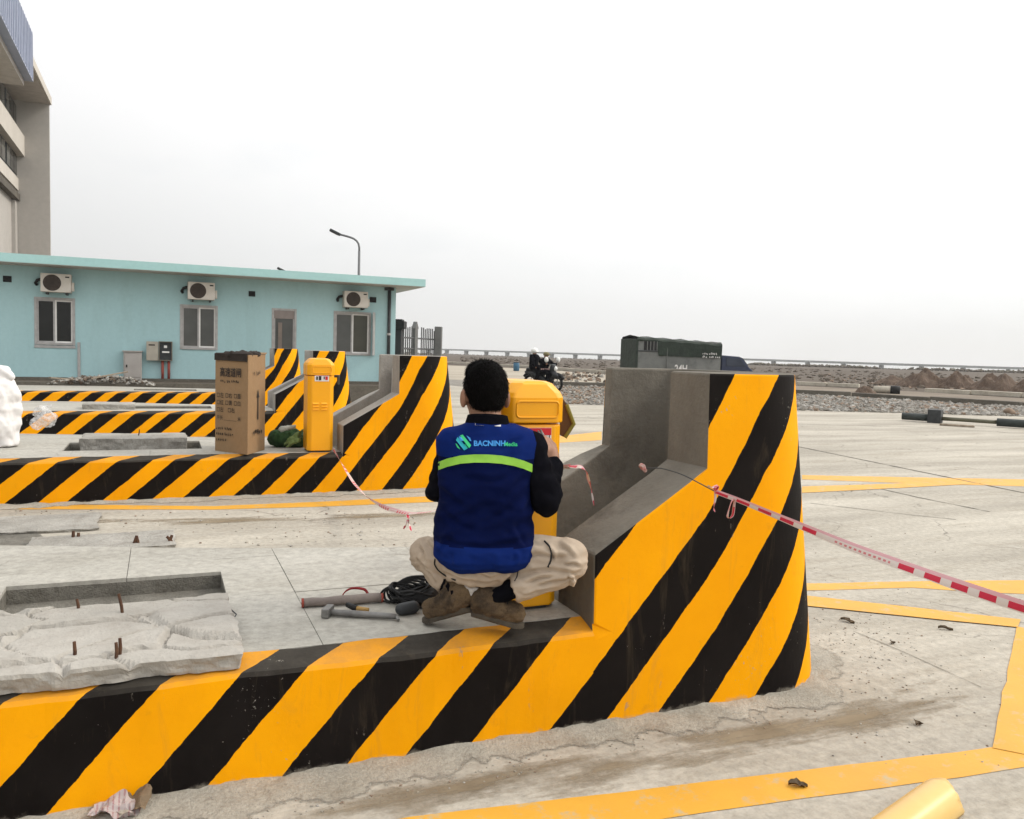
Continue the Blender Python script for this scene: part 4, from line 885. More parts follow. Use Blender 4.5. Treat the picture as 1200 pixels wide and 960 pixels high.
# ================================================================== GREEN BAG, WHITE SACK, PLASTIC BAG
def frame(px, py, z): c = G(px, py, z); return c
c = G(334, 525, TOPZ); t = thing('bag', c, 'dark green cloth bag with a pale green roll, right of the cardboard box', 'bag')
c = c + FH * .1; mb = MB(); mb.ell(c + V((-.06, 0, .085)), (.125, .10, .085)); mb.ell(c + V((.06, -.02, .075)), (.12, .1, .075)); mb.ell(c + V((.0, 0, .13)), (.10, .07, .06))
place('body', wrinkle(remesh(mb, .010, 3), lambda p, n: .026 * (.4 - abs(noise.noise(p * 13))) + .018 * (.4 - abs(noise.noise(p * 27)))), M('dark green cloth', (.030, .075, .022), (.012, .035, .012), 9, .9, .5, 60), t)
mb = MB(); mb.obox(D(344, 513, 7.72), (D(352, 508, 7.72) - D(336, 518, 7.72)) * .5, V((.02, 0, .035)), FH * .05); mb.obox(D(345, 518, 7.70), (D(352, 514, 7.70) - D(338, 521, 7.70)) * .5, V((.01, 0, .02)), FH * .05); place('roll', wrinkle(remesh(mb, .006, 3), lambda p, n: .016 * noise.noise(p * 22) + .008 * noise.noise(p * 55)), M('pale green cloth', (.13, .17, .055), (.07, .10, .03), 12, .9, .5, 60), t)
mb = MB(); mb.capsule(D(330, 503, 7.8), .028, D(345, 500, 7.85), .02); place('wrapping', wrinkle(remesh(mb, .007, 2), lambda p, n: .008 * noise.noise(p * 45)), M('grey crumpled paper', (.42, .42, .38), (.2, .22, .19), 20, .8, .3), t)
m_sack, tt, b = nodes('white woven sack', .75, .2); vv = coords(tt); tt.links.new(ramp(tt, noi(tt, vv, 5, 6), [(.3, (.66, .63, .61)), (.7, (.84, .82, .80))]), b.inputs[0])
w1 = nd(tt, 'ShaderNodeTexWave'); w1.inputs['Scale'].default_value = 60; tt.links.new(vv, w1.inputs[0]); bump(tt, b, mth(tt, 'ADD', w1.outputs[1], noi(tt, vv, 30, 5)), .25, .004); b.inputs['Subsurface Weight'].default_value = 0
c = G(-13, 526, TOPZ); t = thing('sack', c, 'bulging white woven sack cut off by the edge of the photo', 'sack'); c = c + FH * .16; mb = MB()
P_ = [(0, .0, .16), (.0, .08, .185), (.01, .20, .19), (.0, .34, .185), (.012, .46, .17), (-.01, .56, .14), (-.025, .64, .105)]
for (d0, z0, r0), (d1, z1, r1) in zip(P_, P_[1:]):
    for k in range(3): f = k / 3; rr = r0 + (r1 - r0) * f; mb.ell(c + RT * (d0 + (d1 - d0) * f - .02) + V((0, 0, z0 + (z1 - z0) * f)), (rr, rr * .85, .10))
mb.capsule(c + RT * .06 + V((0, 0, .665)), .05, c + RT * .12 + V((0, 0, .63)), .02); mb.capsule(c + RT * -.07 + V((0, 0, .67)), .06, c + RT * .04 + V((0, 0, .685)), .05)
for v in range(len(mb.v)):
    if mb.v[v].z < TOPZ + .003: mb.v[v].z = TOPZ + .003
place('cloth', wrinkle(remesh(mb, .014, 2), lambda p, n: (.030 * noise.noise(V((p.x * 7, p.y * 7, p.z * 5))) + .022 * noise.noise(V((p.x * 11 + p.z * 6, p.y * 11, p.z * 10)) + V((4, 1, 2))) + .008 * noise.noise(p * 30)) if p.z > TOPZ + .02 else 0), m_sack, t)
m_film2, tt, b = nodes('clear plastic film', .12, .6); vv = coords(tt); b.inputs[0].default_value = (.80, .80, .80, 1); tt.links.new(ramp(tt, noi(tt, vv, 16, 7, .65, 1.0), [(.38, (.12,) * 3), (.66, (.72,) * 3)]), b.inputs['Alpha']); bump(tt, b, noi(tt, vv, 20, 4, .6, 2), .9, .02)
c = G(52, 505, TOPZ); t = thing('plastic_bag', c, 'crumpled clear plastic bag lying near the white sack, before the third striped kerb', 'plastic bag'); mb = MB(); q = lambda x, y: D(x, y, 10.3)
mb.capsule(q(44, 496), .07, q(56, 494), .07); mb.capsule(q(50, 484), .10, q(58, 490), .09); mb.capsule(q(54, 479), .05, q(60, 475), .015); mb.capsule(q(62, 492), .05, q(66, 488), .02); mb.capsule(q(40, 495), .04, q(37, 492), .02)
place('film', wrinkle(remesh(mb, .012, 1), lambda p, n: .03 * noise.noise(p * 12) + .014 * noise.noise(p * 30)), m_film2, t)

# ================================================================== BROKEN CONCRETE SLABS WITH STEEL STUBS
def rough_slab(t, x0, y0, x1, y1, z0, z1, mat, amp=.02, step=.012, crack=True, name='slab', rotz=0, tilt=0):
    nx, ny = max(4, int((x1 - x0) / step)), max(4, int((y1 - y0) / step)); mb = MB(); vs = []; cx, cy = (x0 + x1) / 2, (y0 + y1) / 2
    def P(x, y, z):
        e = .018 * noise.noise(V((x * 6, y * 6, 2))) + .009 * noise.noise(V((x * 22, y * 22, 5))); d = V((x - cx, y - cy, 0)); return V((x + e, y + e * .8, z + tilt * (x - cx)))
    def H(x, y):
        h = amp * (.6 * noise.noise(V((x * 2.5, y * 2.5, 0))) + .25 * noise.noise(V((x * 9, y * 9, 3))) + .14 * noise.noise(V((x * 30, y * 30, 7))))
        if crack:
            w = V((x * 3.1 + .25 * noise.noise(V((x * 5, y * 5, 1))), y * 4.6 + .25 * noise.noise(V((x * 5, y * 5, 9))), .3)); dd, pp = noise.voronoi(w); g = dd[1] - dd[0]; h += -amp * 2.2 * max(0, 1 - g / .06) + amp * 1.1 * noise.cell(pp[0] * 3.7)
        e = min(x - x0, x1 - x, y - y0, y1 - y); return h - .007 * max(0, 1 - e / .02)
    for i in range(nx + 1):
        for j in range(ny + 1): x, y = x0 + (x1 - x0) * i / nx, y0 + (y1 - y0) * j / ny; vs.append(P(x, y, z1 + H(x, y)))
    k = lambda i, j: i * (ny + 1) + j; fs = [(k(i, j), k(i + 1, j), k(i + 1, j + 1), k(i, j + 1)) for i in range(nx) for j in range(ny)]
    edge = [(i, 0) for i in range(nx)] + [(nx, j) for j in range(ny)] + [(i, ny) for i in range(nx, 0, -1)] + [(0, j) for j in range(ny, 0, -1)]; nE = len(edge); NL = 5; base = len(vs)
    for l in range(1, NL + 1):
        for (i, j) in edge:
            p = vs[k(i, j)]; x, y = x0 + (x1 - x0) * i / nx, y0 + (y1 - y0) * j / ny; z = p.z + (z0 - p.z) * l / NL; o = .014 * noise.noise(V((x * 14, y * 14, z * 30))) + .006 * noise.noise(V((x * 40, y * 40, z * 60))) - .012 * (l / NL); d = V((x - cx, y - cy, 0)); sx = (1 if i == nx else -1 if i == 0 else 0); sy = (1 if j == ny else -1 if j == 0 else 0); vs.append(V((p.x + o * sx, p.y + o * sy, z)))
    for l in range(NL):
        for e in range(nE):
            a = k(*edge[e]) if l == 0 else base + (l - 1) * nE + e; b_ = k(*edge[(e + 1) % nE]) if l == 0 else base + (l - 1) * nE + (e + 1) % nE; fs.append((a, base + l * nE + e, base + l * nE + (e + 1) % nE, b_))
    fs.append(tuple(base + (NL - 1) * nE + e for e in range(nE))[::-1]); mb.add(vs, fs); return mb.build(name, mat, t)
def stub(t, a, b_, r=.005): mb = MB(); mb.tube([a, a.lerp(b_, .5) + V((.002, 0, 0)), b_], [r, r * 1.05, r * .9], 8); return mb.build('steel_stub', m_rust, t)
t = thing('concrete_slab', (-.4, 3.0, TOPZ), 'cracked rough concrete slab with rusty steel stubs, overhanging the nearest striped kerb', 'concrete slab', 'broken concrete slabs on the islands')
rough_slab(t, -2.3, 2.585, .232, 3.20, .362, .430, m_slab, .0095, .0095)
for (x, y), (x2, y2) in (((92, 712), (90, 702)), ((144, 717), (139, 696)), ((87, 768), (87, 752)), ((136, 766), (136, 753)), ((140, 763), (140.5, 748))):
    a = G(x, y, .43); v = D(x2, y2, (a - EYE).dot(FW)); stub(t, a - V((0, 0, .02)), v)
mb = MB(); mb.tube([G(274, 752, .40), G(277, 735, .40), G(272, 728, .40), G(277, 720, .41), G(268, 712, .42)], .0022, 6); mb.build('wire', m_dsteel, t, smooth=True)
t = thing('concrete_slab', (-.2, 8.5, TOPZ), 'thick rough concrete slab sunk in the pit beside the cardboard box', 'concrete slab', 'broken concrete slabs on the islands'); rough_slab(t, -.68, 8.38, .22, 8.86, .285, .462, m_rough, .012, .02, False); a = V((-.2, 8.6, .46)); stub(t, a, a + V((.01, 0, .06)))
t = thing('concrete_slab', (-.9, 13.5, TOPZ), 'long pale concrete slab on the third island, behind the clear plastic bag', 'concrete slab', 'broken concrete slabs on the islands'); a, b_ = G(97, 476, .42), G(157, 478, .42); rough_slab(t, a.x, a.y - .1, b_.x, a.y + .35, .29, .46, m_rough, .012, .04, False)
# lane between the first two islands: torn-up strip with raised patches and a hollow
t = thing('broken_paving', G(60, 612), 'flat raised patch of lane concrete with a broken straight end, left of the sandy lane', 'broken paving'); P = gp([(-60, 600), (112, 604), (119, 607), (118, 622), (-60, 621)])
rough_slab(t, min(p.x for p in P), P[3].y, P[2].x, P[1].y, -.005, .028, m_rough, .006, .03, False)
t = thing('broken_paving', G(120, 634), 'rough low concrete patch with rusty bolts, just beyond the edge of the nearest island', 'broken paving'); P = gp([(46, 625), (205, 628), (46, 643)])
o = rough_slab(t, P[0].x, P[2].y - .3, P[1].x, P[1].y, -.005, .05, m_rough, .012, .03, False)
for x, y in ((85, 630), (156, 636), (197, 634)):
    a = G(x, y, .05)
    for k in range(2): stub(t, a + V((.03 * k, 0, -.02)), a + V((.015 + .05 * random.uniform(-.5, .5), .01, random.uniform(.02, .045))), .010)
sheet('hollow_shade', gp([(-60, 622), (46, 623), (47, 641), (-60, 645)]), .004, m_rough_dark, amp=.03, step=.06)  # shade between the raised patches, put into a dark surface colour
# ================================================================== TOOLS BESIDE THE WORKER
gz = lambda x, y, h=0: G(x, y, TOPZ) + V((0, 0, h))
t = thing('taped_pipe', gz(400, 708), 'grey taped pipe with reddish ends lying on the paving slabs', 'pipe'); a, b_ = gz(354, 712, .017), gz(448, 706, .02); mb = MB(); mb.tube([a.lerp(b_, i / 8) + V((0, 0, .0015 * math.sin(i * 2.1))) for i in range(9)], [.0165, .017, .016, .0172, .017, .0185, .0185, .018, .0185], 14); mb.build('tube', M('grey tape', (.24, .20, .175), (.17, .14, .125), 14, .8, .4, 60), t, smooth=True)
m_red2 = M('dull red tape', (.30, .06, .04), None, 5, .7, .1)
for p, q in ((a, b_), (b_, a)): mb = MB(); d = (q - p).normalized(); mb.tube([p - d * .002, p + d * .006], .0178 if p is a else .0195, 14); mb.build('end_cap', m_red2, t, smooth=True)
t = thing('hammer', gz(420, 722), 'worn steel hammer with a square head lying in front of the taped pipe', 'hammer'); a, b_ = gz(384, 722, .014), gz(464, 727, .014); mb = MB(); mb.tube([a.lerp(b_, i / 6) for i in range(7)], [.011, .012, .0125, .0125, .0115, .011, .010], 10); mb.build('shaft', m_steel, t, smooth=True)
d = (b_ - a).normalized(); s = V((-d.y, d.x, 0)); mb = MB(); mb.obox(a + V((0, 0, .004)), d * .014, s * .034, (0, 0, .017)); mb.build('head', m_steel, t, bevel=.004); mb = MB(); mb.tube([b_, b_ + s * -.02 + d * .014 + V((0, 0, -.006))], .006, 8); mb.build('claw', m_steel, t)
t = thing('strap', gz(415, 699), 'short loop of red strap standing behind the taped pipe', 'strap'); mb = MB(); P = [gz(398, 704, .002), gz(403, 702, .03), gz(411, 701, .042), gz(420, 701, .042), gz(429, 701, .036), gz(434, 702, .004)]
c = []
for i in range(len(P) - 1):
    for k in range(5): c.append(P[i].lerp(P[i + 1], k / 5))
c.append(P[-1])
for _ in range(4): c = [c[0]] + [(c[i - 1] + c[i] * 2 + c[i + 1]) / 4 for i in range(1, len(c) - 1)] + [c[-1]]
vs = [p + FH * s * .011 for p in c for s in (-1, 1)]; mb.add(vs, [(2 * i, 2 * i + 2, 2 * i + 3, 2 * i + 1) for i in range(len(c) - 1)]); o = mb.build('webbing', M('red webbing', (.22, .012, .014), (.15, .008, .01), 30, .9, .3, 120), t, smooth=True); o.modifiers.new('thick', 'SOLIDIFY').thickness = .004
t = thing('screwdriver', gz(410, 716), 'short tool with a wooden handle and black tip lying against the taped pipe', 'screwdriver'); a, b_, e = gz(407, 715, .02), gz(418, 719, .018), gz(432, 720, .016); mb = MB(); mb.tube([a, b_], [.010, .012], 10); mb.build('grip', m_black, t, smooth=True); mb = MB(); mb.tube([b_, e], [.010, .008], 10); mb.build('handle', M('yellow wood', (.36, .22, .07), (.26, .15, .05), 20, .6, .2), t, smooth=True)
# coil of black cable
t = thing('cable_coil', gz(480, 706), 'heap of coiled black cable by the left foot of the worker', 'cable'); random.seed(9); c0 = gz(479, 709)
def loop(name, c, ax, bx, n=26, r=.0048, lift=.02, ph=0.0, turns=1.0):
    mb = MB(); P = []
    for i in range(n + 1):
        a = ph + 2 * math.pi * turns * i / n; w = .008 * noise.noise(V((a * 1.3, c.x * 50, ph)))
        P.append(c + ax * (math.cos(a) * (1 + w * 6)) + bx * (math.sin(a) * (1 + w * 5)) + V((0, 0, lift + .012 * math.sin(a * 2 + ph))))
    mb.tube(P, r, 7); return mb.build(name, m_black, t, smooth=True)
for k in range(16):
    w = random.uniform(.035, .08); h = random.uniform(.028, .055); loop('cable', c0 + RT * random.uniform(-.03, .05) + FH * random.uniform(-.02, .05) + V((0, 0, .004 * k)), RT * w, FH * h + V((0, 0, random.uniform(-.012, .03))), ph=random.random() * 6, lift=.008)
for k in range(6):
    cc = c0 + RT * (-.02 + .012 * k) + FH * .02; mb = MB(); P = [cc + RT * (.09 - .004 * k), cc + RT * .05 + V((0, 0, .05 + .012 * k)), cc - RT * (.03 + .005 * k) + V((0, 0, .075 + .006 * k)), cc - RT * (.085 + .006 * k) + V((0, 0, .05)), cc - RT * (.10 - .012 * k) + V((0, 0, .008)), cc - RT * .04 - FH * .02 + V((0, 0, .006))]
    q = []
    for i in range(len(P) - 1):
        for j in range(5): q.append(P[i].lerp(P[i + 1], j / 5))
    for _ in range(4): q = [q[0]] + [(q[i - 1] + q[i] * 2 + q[i + 1]) / 4 for i in range(1, len(q) - 1)] + [q[-1]]
    mb.tube(q, .0046, 7); mb.build('cable', m_black, t, smooth=True)
mb = MB(); mb.capsule(gz(470, 721, .022), .022, gz(484, 719, .024), .024); mb.build('plug', m_dsteel, t, smooth=True); mb = MB(); mb.capsule(c0 + RT * -.0 + V((0, 0, .02)), .032, c0 + RT * .08 + V((0, 0, .03)), .04); place('bundle', wrinkle(remesh(mb, .006, 1), lambda p, n: .006 * noise.noise(p * 70)), m_black, t)
# ================================================================== YELLOW HALF PIPE AND PACKAGING SCRAPS IN FRONT
t = thing('half_pipe', G(1090, 945), 'cream yellow plastic half pipe with a torn end, below the lowest yellow line', 'pipe')
a, b_ = G(1106, 941), G(1015, 1010); d = (a - b_).normalized(); s = V((-d.y, d.x, 0)); r = .062; a.z = b_.z = 0; vs = []; N = 22; Lh = 34
for i in range(Lh + 1):
    u = i / Lh; base = b_ - d * .5 + (a - b_ + d * .5) * u
    for k in range(N + 1):
        an = math.pi * (-.06 + 1.12 * k / N); e = 0
        if i == Lh: e = -.03 * abs(math.sin(an * 1.5 + .8)) + .012 * noise.noise(V((k * .7, 0, 0)))
        vs.append(base + d * e + s * math.cos(an) * r + V((0, 0, .012 + math.sin(an) * r)))
mb = MB(); mb.add(vs, [(i * (N + 1) + k, (i + 1) * (N + 1) + k, (i + 1) * (N + 1) + k + 1, i * (N + 1) + k + 1) for i in range(Lh) for k in range(N)]); o = mb.build('shell', M('cream yellow plastic', (.70, .47, .16), (.64, .40, .11), 3, .28, .05, 30, .003, .5), t, smooth=True); o.modifiers.new('thick', 'SOLIDIFY').thickness = .005
def crumple(name, part, px, w, h, mat, label, sd):
    c = G(*px); t = thing(name, c, label, 'litter'); n = 14; vs = []
    for i in range(n + 1):
        for j in range(n + 1):
            x, y = (i / n - .5) * w, (j / n - .5) * h; p = V((x * 22 + sd, y * 22, sd)); z = .022 + .03 * noise.noise(p) + .012 * noise.noise(p * 2.7); vs.append(c + RT * (x + .012 * noise.noise(p * 1.7)) + FH * (y + .012 * noise.noise(p * 1.3 + V((5, 0, 0)))) + V((0, 0, max(z, .004) + .05 * max(0, y / h))))
    mb = MB(); mb.add(vs, [(i * (n + 1) + j, (i + 1) * (n + 1) + j, (i + 1) * (n + 1) + j + 1, i * (n + 1) + j + 1) for i in range(n) for j in range(n)]); mb.build(part, mat, t); return t
m_pr, tt, b = nodes('printed wrapper', .6, .3); vv = coords(tt); wv = nd(tt, 'ShaderNodeTexWave'); wv.inputs['Scale'].default_value = 22; wv.inputs['Distortion'].default_value = 2; tt.links.new(vv, wv.inputs[0]); tt.links.new(mix(tt, ramp(tt, mth(tt, 'MULTIPLY', wv.outputs[1], noi(tt, vv, 60, 2)), [(.36, (0,) * 3), (.46, (.7,) * 3)]), (.40, .345, .335), (.27, .12, .13)), b.inputs[0])
crumple('wrapper', 'sheet', (136, 956), .13, .08, m_pr, 'crumpled pinkish printed wrapper at the foot of the nearest kerb', 1.3)
crumple('cardboard_scrap', 'sheet', (160, 950), .075, .08, M('dirty cardboard', (.22, .16, .10), (.13, .095, .06), 10, .9, .3), 'torn brown cardboard scrap beside the pinkish wrapper', 4.1)
# ================================================================== RED AND WHITE WARNING TAPE
m_tape, tt, b = nodes('red and white warning tape', .45, .4); uv = nd(tt, 'ShaderNodeUVMap'); sp_ = nd(tt, 'ShaderNodeSeparateXYZ'); tt.links.new(uv.outputs[0], sp_.inputs[0])
u = mth(tt, 'FRACT', mth(tt, 'DIVIDE', sp_.outputs[0], .62)); blk = mth(tt, 'LESS_THAN', mth(tt, 'FRACT', mth(tt, 'MULTIPLY', u, 8)), .60); zone_b = mth(tt, 'LESS_THAN', u, .625)
sm = mth(tt, 'LESS_THAN', mth(tt, 'FRACT', mth(tt, 'MULTIPLY', u, 40)), .55); zs = mth(tt, 'MULTIPLY', mth(tt, 'GREATER_THAN', u, .67), mth(tt, 'LESS_THAN', u, .96))
inh = mth(tt, 'MULTIPLY', mth(tt, 'GREATER_THAN', sp_.outputs[1], .10), mth(tt, 'LESS_THAN', sp_.outputs[1], .66)); inh2 = mth(tt, 'MULTIPLY', mth(tt, 'GREATER_THAN', sp_.outputs[1], .25), mth(tt, 'LESS_THAN', sp_.outputs[1], .5))
fac = mth(tt, 'MAXIMUM', mth(tt, 'MULTIPLY', mth(tt, 'MULTIPLY', blk, zone_b), inh), mth(tt, 'MULTIPLY', mth(tt, 'MULTIPLY', mth(tt, 'MULTIPLY', sm, zs), inh2), .7))
cc = mix(tt, mth(tt, 'GREATER_THAN', sp_.outputs[1], .68), (.62, .54, .50), (.62, .34, .36)); tt.links.new(mix(tt, fac, cc, (.52, .018, .05)), b.inputs[0]); b.inputs['Transmission Weight'].default_value = 0
def ribbon(name, P, W_, parent, twist=0.0, up=V((0, 0, 1)), k0=0):
    """a tape of real width following a path; W_ = width at the ends"""
    mb = MB(); uvs = []; s = 0
    for i, p in enumerate(P):
        u = i / (len(P) - 1); w = W_[0] + (W_[1] - W_[0]) * u; d = (P[min(i + 1, len(P) - 1)] - P[max(i - 1, 0)]).normalized(); s += (P[i] - P[i - 1]).length if i else 0
        sd = d.cross(up).normalized(); q = sd.cross(d).normalized(); a = twist * math.sin(u * 9 + k0); ww = q * math.cos(a) + sd * math.sin(a)
        for v in (-.5, 0, .5): mb.v.append(p + ww * w * v + sd * (.12 * w if v == 0 else 0)); uvs.append((s, v + .5))
    for i in range(len(P) - 1):
        for j in (0, 1): a = 3 * i + j; mb.f.append((a, a + 3, a + 4, a + 1)); mb.m.append(0)
    return mb.build(name, m_tape, parent, smooth=True, uvs=uvs)
kn = D(838, 576, 2.89)
t = thing('warning_tape', kn, 'red and white warning tape stretched taut from the nearest striped barrier wall', 'warning tape')
ribbon('tape', smooth_path([kn, D(870, 588, 2.86), D(930, 613, 2.78), D(1000, 642, 2.68), D(1100, 678, 2.52), D(1200, 712, 2.36), D(1330, 752, 2.2), D(1500, 800, 2.05)], 8), (.016, .047), t, .35)
ribbon('tape_tail', smooth_path([kn, D(836, 570, 2.87), D(839, 583, 2.87), D(836, 596, 2.87), D(838, 600, 2.87)], 4, 2), (.012, .006), t, .9, FH); ribbon('tape_tail', smooth_path([kn, D(843, 568, 2.87), D(834, 572, 2.87), D(829, 569, 2.87)], 4, 2), (.012, .006), t, .9, FH)
ribbon('tape_loop', smooth_path([D(860, 584, 2.86), D(856, 590, 2.85), D(852, 606, 2.85), D(855, 608, 2.85), D(859, 604, 2.85), D(861, 586, 2.86)], 5, 2), (.02, .02), t, .2, FH)
mb = MB(); mb.tube(smooth_path([kn, D(800, 556, 2.95), D(775, 548.5, 3.05), D(757, 549, 3.2)], 5, 2), .0022, 6); mb.build('string', m_dsteel, t); mb = MB(); mb.capsule(D(752, 546, 3.2), .011, D(756, 551, 3.2), .009); place('knot', wrinkle(remesh(mb, .003, 1), lambda p, n: .003 * noise.noise(p * 120)), M('faded red tape', (.45, .13, .11), (.5, .4, .36), 60, .6, .1), t)
t = thing('warning_tape', D(480, 602, 5.0), 'thin twisted red and white tape sagging from the second yellow cabinet across the lane', 'warning tape'); P = smooth_path([D(391, 527, 7.62), D(404, 549, 7.45), D(415, 567, 7.1), D(430, 583, 6.5), D(450, 595, 5.8), D(478, 602.5, 5.1), D(505, 600, 4.5), D(530, 592, 4.1), D(570, 575, 3.7), D(610, 556, 3.45), D(640, 549, 3.42), D(668, 546.5, 3.45)], 8, 6)
ribbon('tape', P, (.034, .026), t, 1.3)
for e in (D(473, 620, 5.08), D(482, 622, 5.08)): ribbon('tape_tail', smooth_path([D(478, 602.5, 5.1), D(478, 610, 5.08), e], 4, 2), (.035, .02), t, .7, FH)
ribbon('tape_end', smooth_path([D(668, 546.5, 3.45), D(680, 547, 3.40), D(687, 553, 3.36), D(691, 566, 3.335), D(694, 580, 3.33), D(696, 592, 3.335)], 5, 2), (.026, .018), t, .5, FH)

# ================================================================== TARPAULIN TRUCK
ta, tb = D(746, 430, 40), D(845, 430, 41.2); ta.z = tb.z = 0; ex = (tb - ta).normalized(); en = V((-ex.y, ex.x, 0)); Lt = (tb - ta).length; Wd = 1.9; ez = V((0, 0, 1))
t = thing('truck', ta + ex * Lt * .6 + en * Wd / 2, 'dark tarpaulin-covered truck with white lettering on its side and a dark blue cab', 'truck')
def tbx(name, x0, x1, y0, y1, z0, z1, mat, par=None, bev=.02):
    mb = MB(); c = ta + ex * (x0 + x1) / 2 + en * (y0 + y1) / 2 + ez * (z0 + z1) / 2; mb.obox(c, ex * (x1 - x0) / 2, en * (y1 - y0) / 2, ez * (z1 - z0) / 2); return mb.build(name, mat, par or t, bevel=bev)
m_canv = concrete('grey canvas', (.19, .195, .185), (.12, .125, .12), (.05, .05, .048), (1, 1, 1), 0, .5, .4, .6, False)
m_tarp = M('black green tarpaulin', (.018, .030, .020), (.010, .018, .012), 3, .65, .5, 7, .05)
cb = tbx('cargo_body', .05, Lt - .02, .02, Wd, .62, 2.16, m_canv)
mb = MB(); n = 28; vs = []                  # sagging tarpaulin over the hoops
for i in range(n + 1):
    u = i / n; x = Lt * u; zt_ = 2.30 - .19 * u + .025 * math.cos(u * 5 * 2 * math.pi)
    for (y, z) in ((-.02, 2.10 if u < .24 else 1.42 - .06 * u), (-.04, zt_ - .12), (.03, zt_ - .02), (Wd / 2, zt_ + .07), (Wd - .03, zt_ - .02), (Wd + .04, zt_ - .12), (Wd + .02, 1.35)): vs.append(ta + ex * x + en * (y + .015 * noise.noise(V((u * 9, y, z)))) + ez * (z + .02 * noise.noise(V((u * 17, y * 3, 1)))))
mb.add(vs, [(i * 7 + j, (i + 1) * 7 + j, (i + 1) * 7 + j + 1, i * 7 + j + 1) for i in range(n) for j in range(6)]); tp = mb.build('tarpaulin', m_tarp, t); tp.modifiers.new('thick', 'SOLIDIFY').thickness = .02
tbx('rear_flap', -.06, .05, -.02, Wd + .02, .55, 2.2, m_tarp)
mesh_ = tbx('mesh_window', .35, 1.5, -.012, .02, 1.66, 2.10, m_black)
for k in range(6): tbx('bar', .5 + .17 * k, .53 + .17 * k, -.03, -.012, 1.66, 2.10, m_canv, mesh_, 0)
tbx('hoop_post', 1.56, 1.60, -.03, .02, .62, 2.14, m_canv)
for zz in (1.62, .66): tbx('side_rail', .05, Lt, -.02, .02, zz - .03, zz + .03, m_dsteel)
mb = MB(); text_mb(mb, '24H', ta + ex * (Lt * .44) - en * .035 + ez * .64, ex * .8, ez, .50, bold=.03); mb.build('lettering', m_paper, cb)['kind'] = 'stuff'
mb = MB(); blurred_line(mb, ta + ex * (Lt * .76) - en * .085 + ez * 1.52, ex, ez, .13, (3, 5), 31); blurred_line(mb, ta + ex * (Lt * .76) - en * .085 + ez * 1.36, ex, ez, .13, (3, 3, 3), 32); mb.build('lettering', m_paper, tp)['kind'] = 'stuff'
tbx('chassis', .2, Lt + 1.5, .4, Wd - .4, .42, .62, m_dsteel)
m_navy = M('dark blue paint', (.012, .022, .06), (.01, .017, .045), 4, .35, .03, spec=.5)
mb = MB(); Pc = [(.06, .40), (1.78, .40), (1.84, .80), (1.62, .95), (1.20, 1.42), (1.05, 1.48), (.06, 1.53)]
vs = [ta + ex * (Lt + x) + en * y + ez * z for y in (.06, Wd - .06) for x, z in Pc]; n = len(Pc); mb.add(vs, [tuple(range(n)), tuple(range(n, 2 * n))[::-1]] + [(i, n + i, n + (i + 1) % n, (i + 1) % n) for i in range(n)]); cabn = mb.build('cab', m_navy, t, bevel=.04)
mb = MB(); Pw = [(.30, .98), (1.42, .98), (1.08, 1.36), (.30, 1.42)]; vs = [ta + ex * (Lt + x) + en * y + ez * z for y in (.035, .05) for x, z in Pw]; mb.add(vs, [(0, 1, 2, 3), (7, 6, 5, 4)] + [(i, 4 + i, 4 + (i + 1) % 4, (i + 1) % 4) for i in range(4)]); mb.build('side_window', glass('cab glass', (.05, .06, .085), .1), cabn)
mb = MB(); vs = [ta + ex * (Lt + x) + en * y + ez * z for (x, z) in ((1.58, 1.0), (1.24, 1.38)) for y in (.2, Wd - .2)]; mb.add([v + ex * .06 + ez * .04 for v in vs], [(0, 1, 3, 2)]); mb.build('windscreen', m_glass, cabn)
for y in (.25, Wd - .45): tbx('headlight', Lt + 1.80, Lt + 1.86, y, y + .2, .55, .70, m_white, cabn)
for x in (.9, Lt + 1.25):
    for y in (.0, Wd - .22):
        mb = MB(); c = ta + ex * x + en * y + ez * .36; mb.tube([c, c + en * .22], .36, 22); w = mb.build('wheel', m_black, t, bevel=.03); mb = MB(); mb.tube([c - en * .01, c + en * .23], .19, 16); mb.build('rim', m_steel, w)

# ================================================================== MOTORBIKE WITH TWO PEOPLE
def flesh(name, parts, voxel, mat, parent, smooth=3, fn=None):
    mb = MB()
    for p in parts:
        if p[0] == 'c': mb.capsule(*p[1:])
        elif p[0] == 't': mb.tube([p[1], p[3]], [p[2], p[4]], 22)
        else: mb.ell(*p[1:])
    me = remesh(mb, voxel, smooth)
    if fn: wrinkle(me, fn)
    return place(name, me, mat, parent)
m_skin = M('skin', (.30, .155, .095), (.24, .12, .075), 12, .55, .1, 60)
m_jack = M('black jacket cloth', (.0045, .0045, .007), (.003, .003, .0045), 10, .95, .3, 60, spec=.04)
mc = D(636, 440, 30); mc.z = 0; bx = (RT * .80 - FH * .60).normalized(); by = V((-bx.y, bx.x, 0))
t = thing('motorbike', mc, 'dark motorbike with white mirrors carrying two people, far behind the cabinet', 'motorbike')
B = lambda x, y, z: mc + bx * x + by * y + V((0, 0, z))
for x in (-.55, .60):
    mb = MB(); mb.tube([B(x + .24 * math.cos(a), 0, .29 + .24 * math.sin(a)) for a in [2 * math.pi * k / 20 for k in range(21)]], .05, 8, caps=False); w = mb.build('wheel', m_black, t, smooth=True); mb = MB()
    for k in range(5): a = math.pi * 2 * k / 5; mb.tube([B(x, 0, .29), B(x + .22 * math.cos(a), 0, .29 + .22 * math.sin(a))], .014, 6)
    mb.tube([B(x, -.05, .29), B(x, .05, .29)], .04, 10); mb.build('rim', m_steel, w)
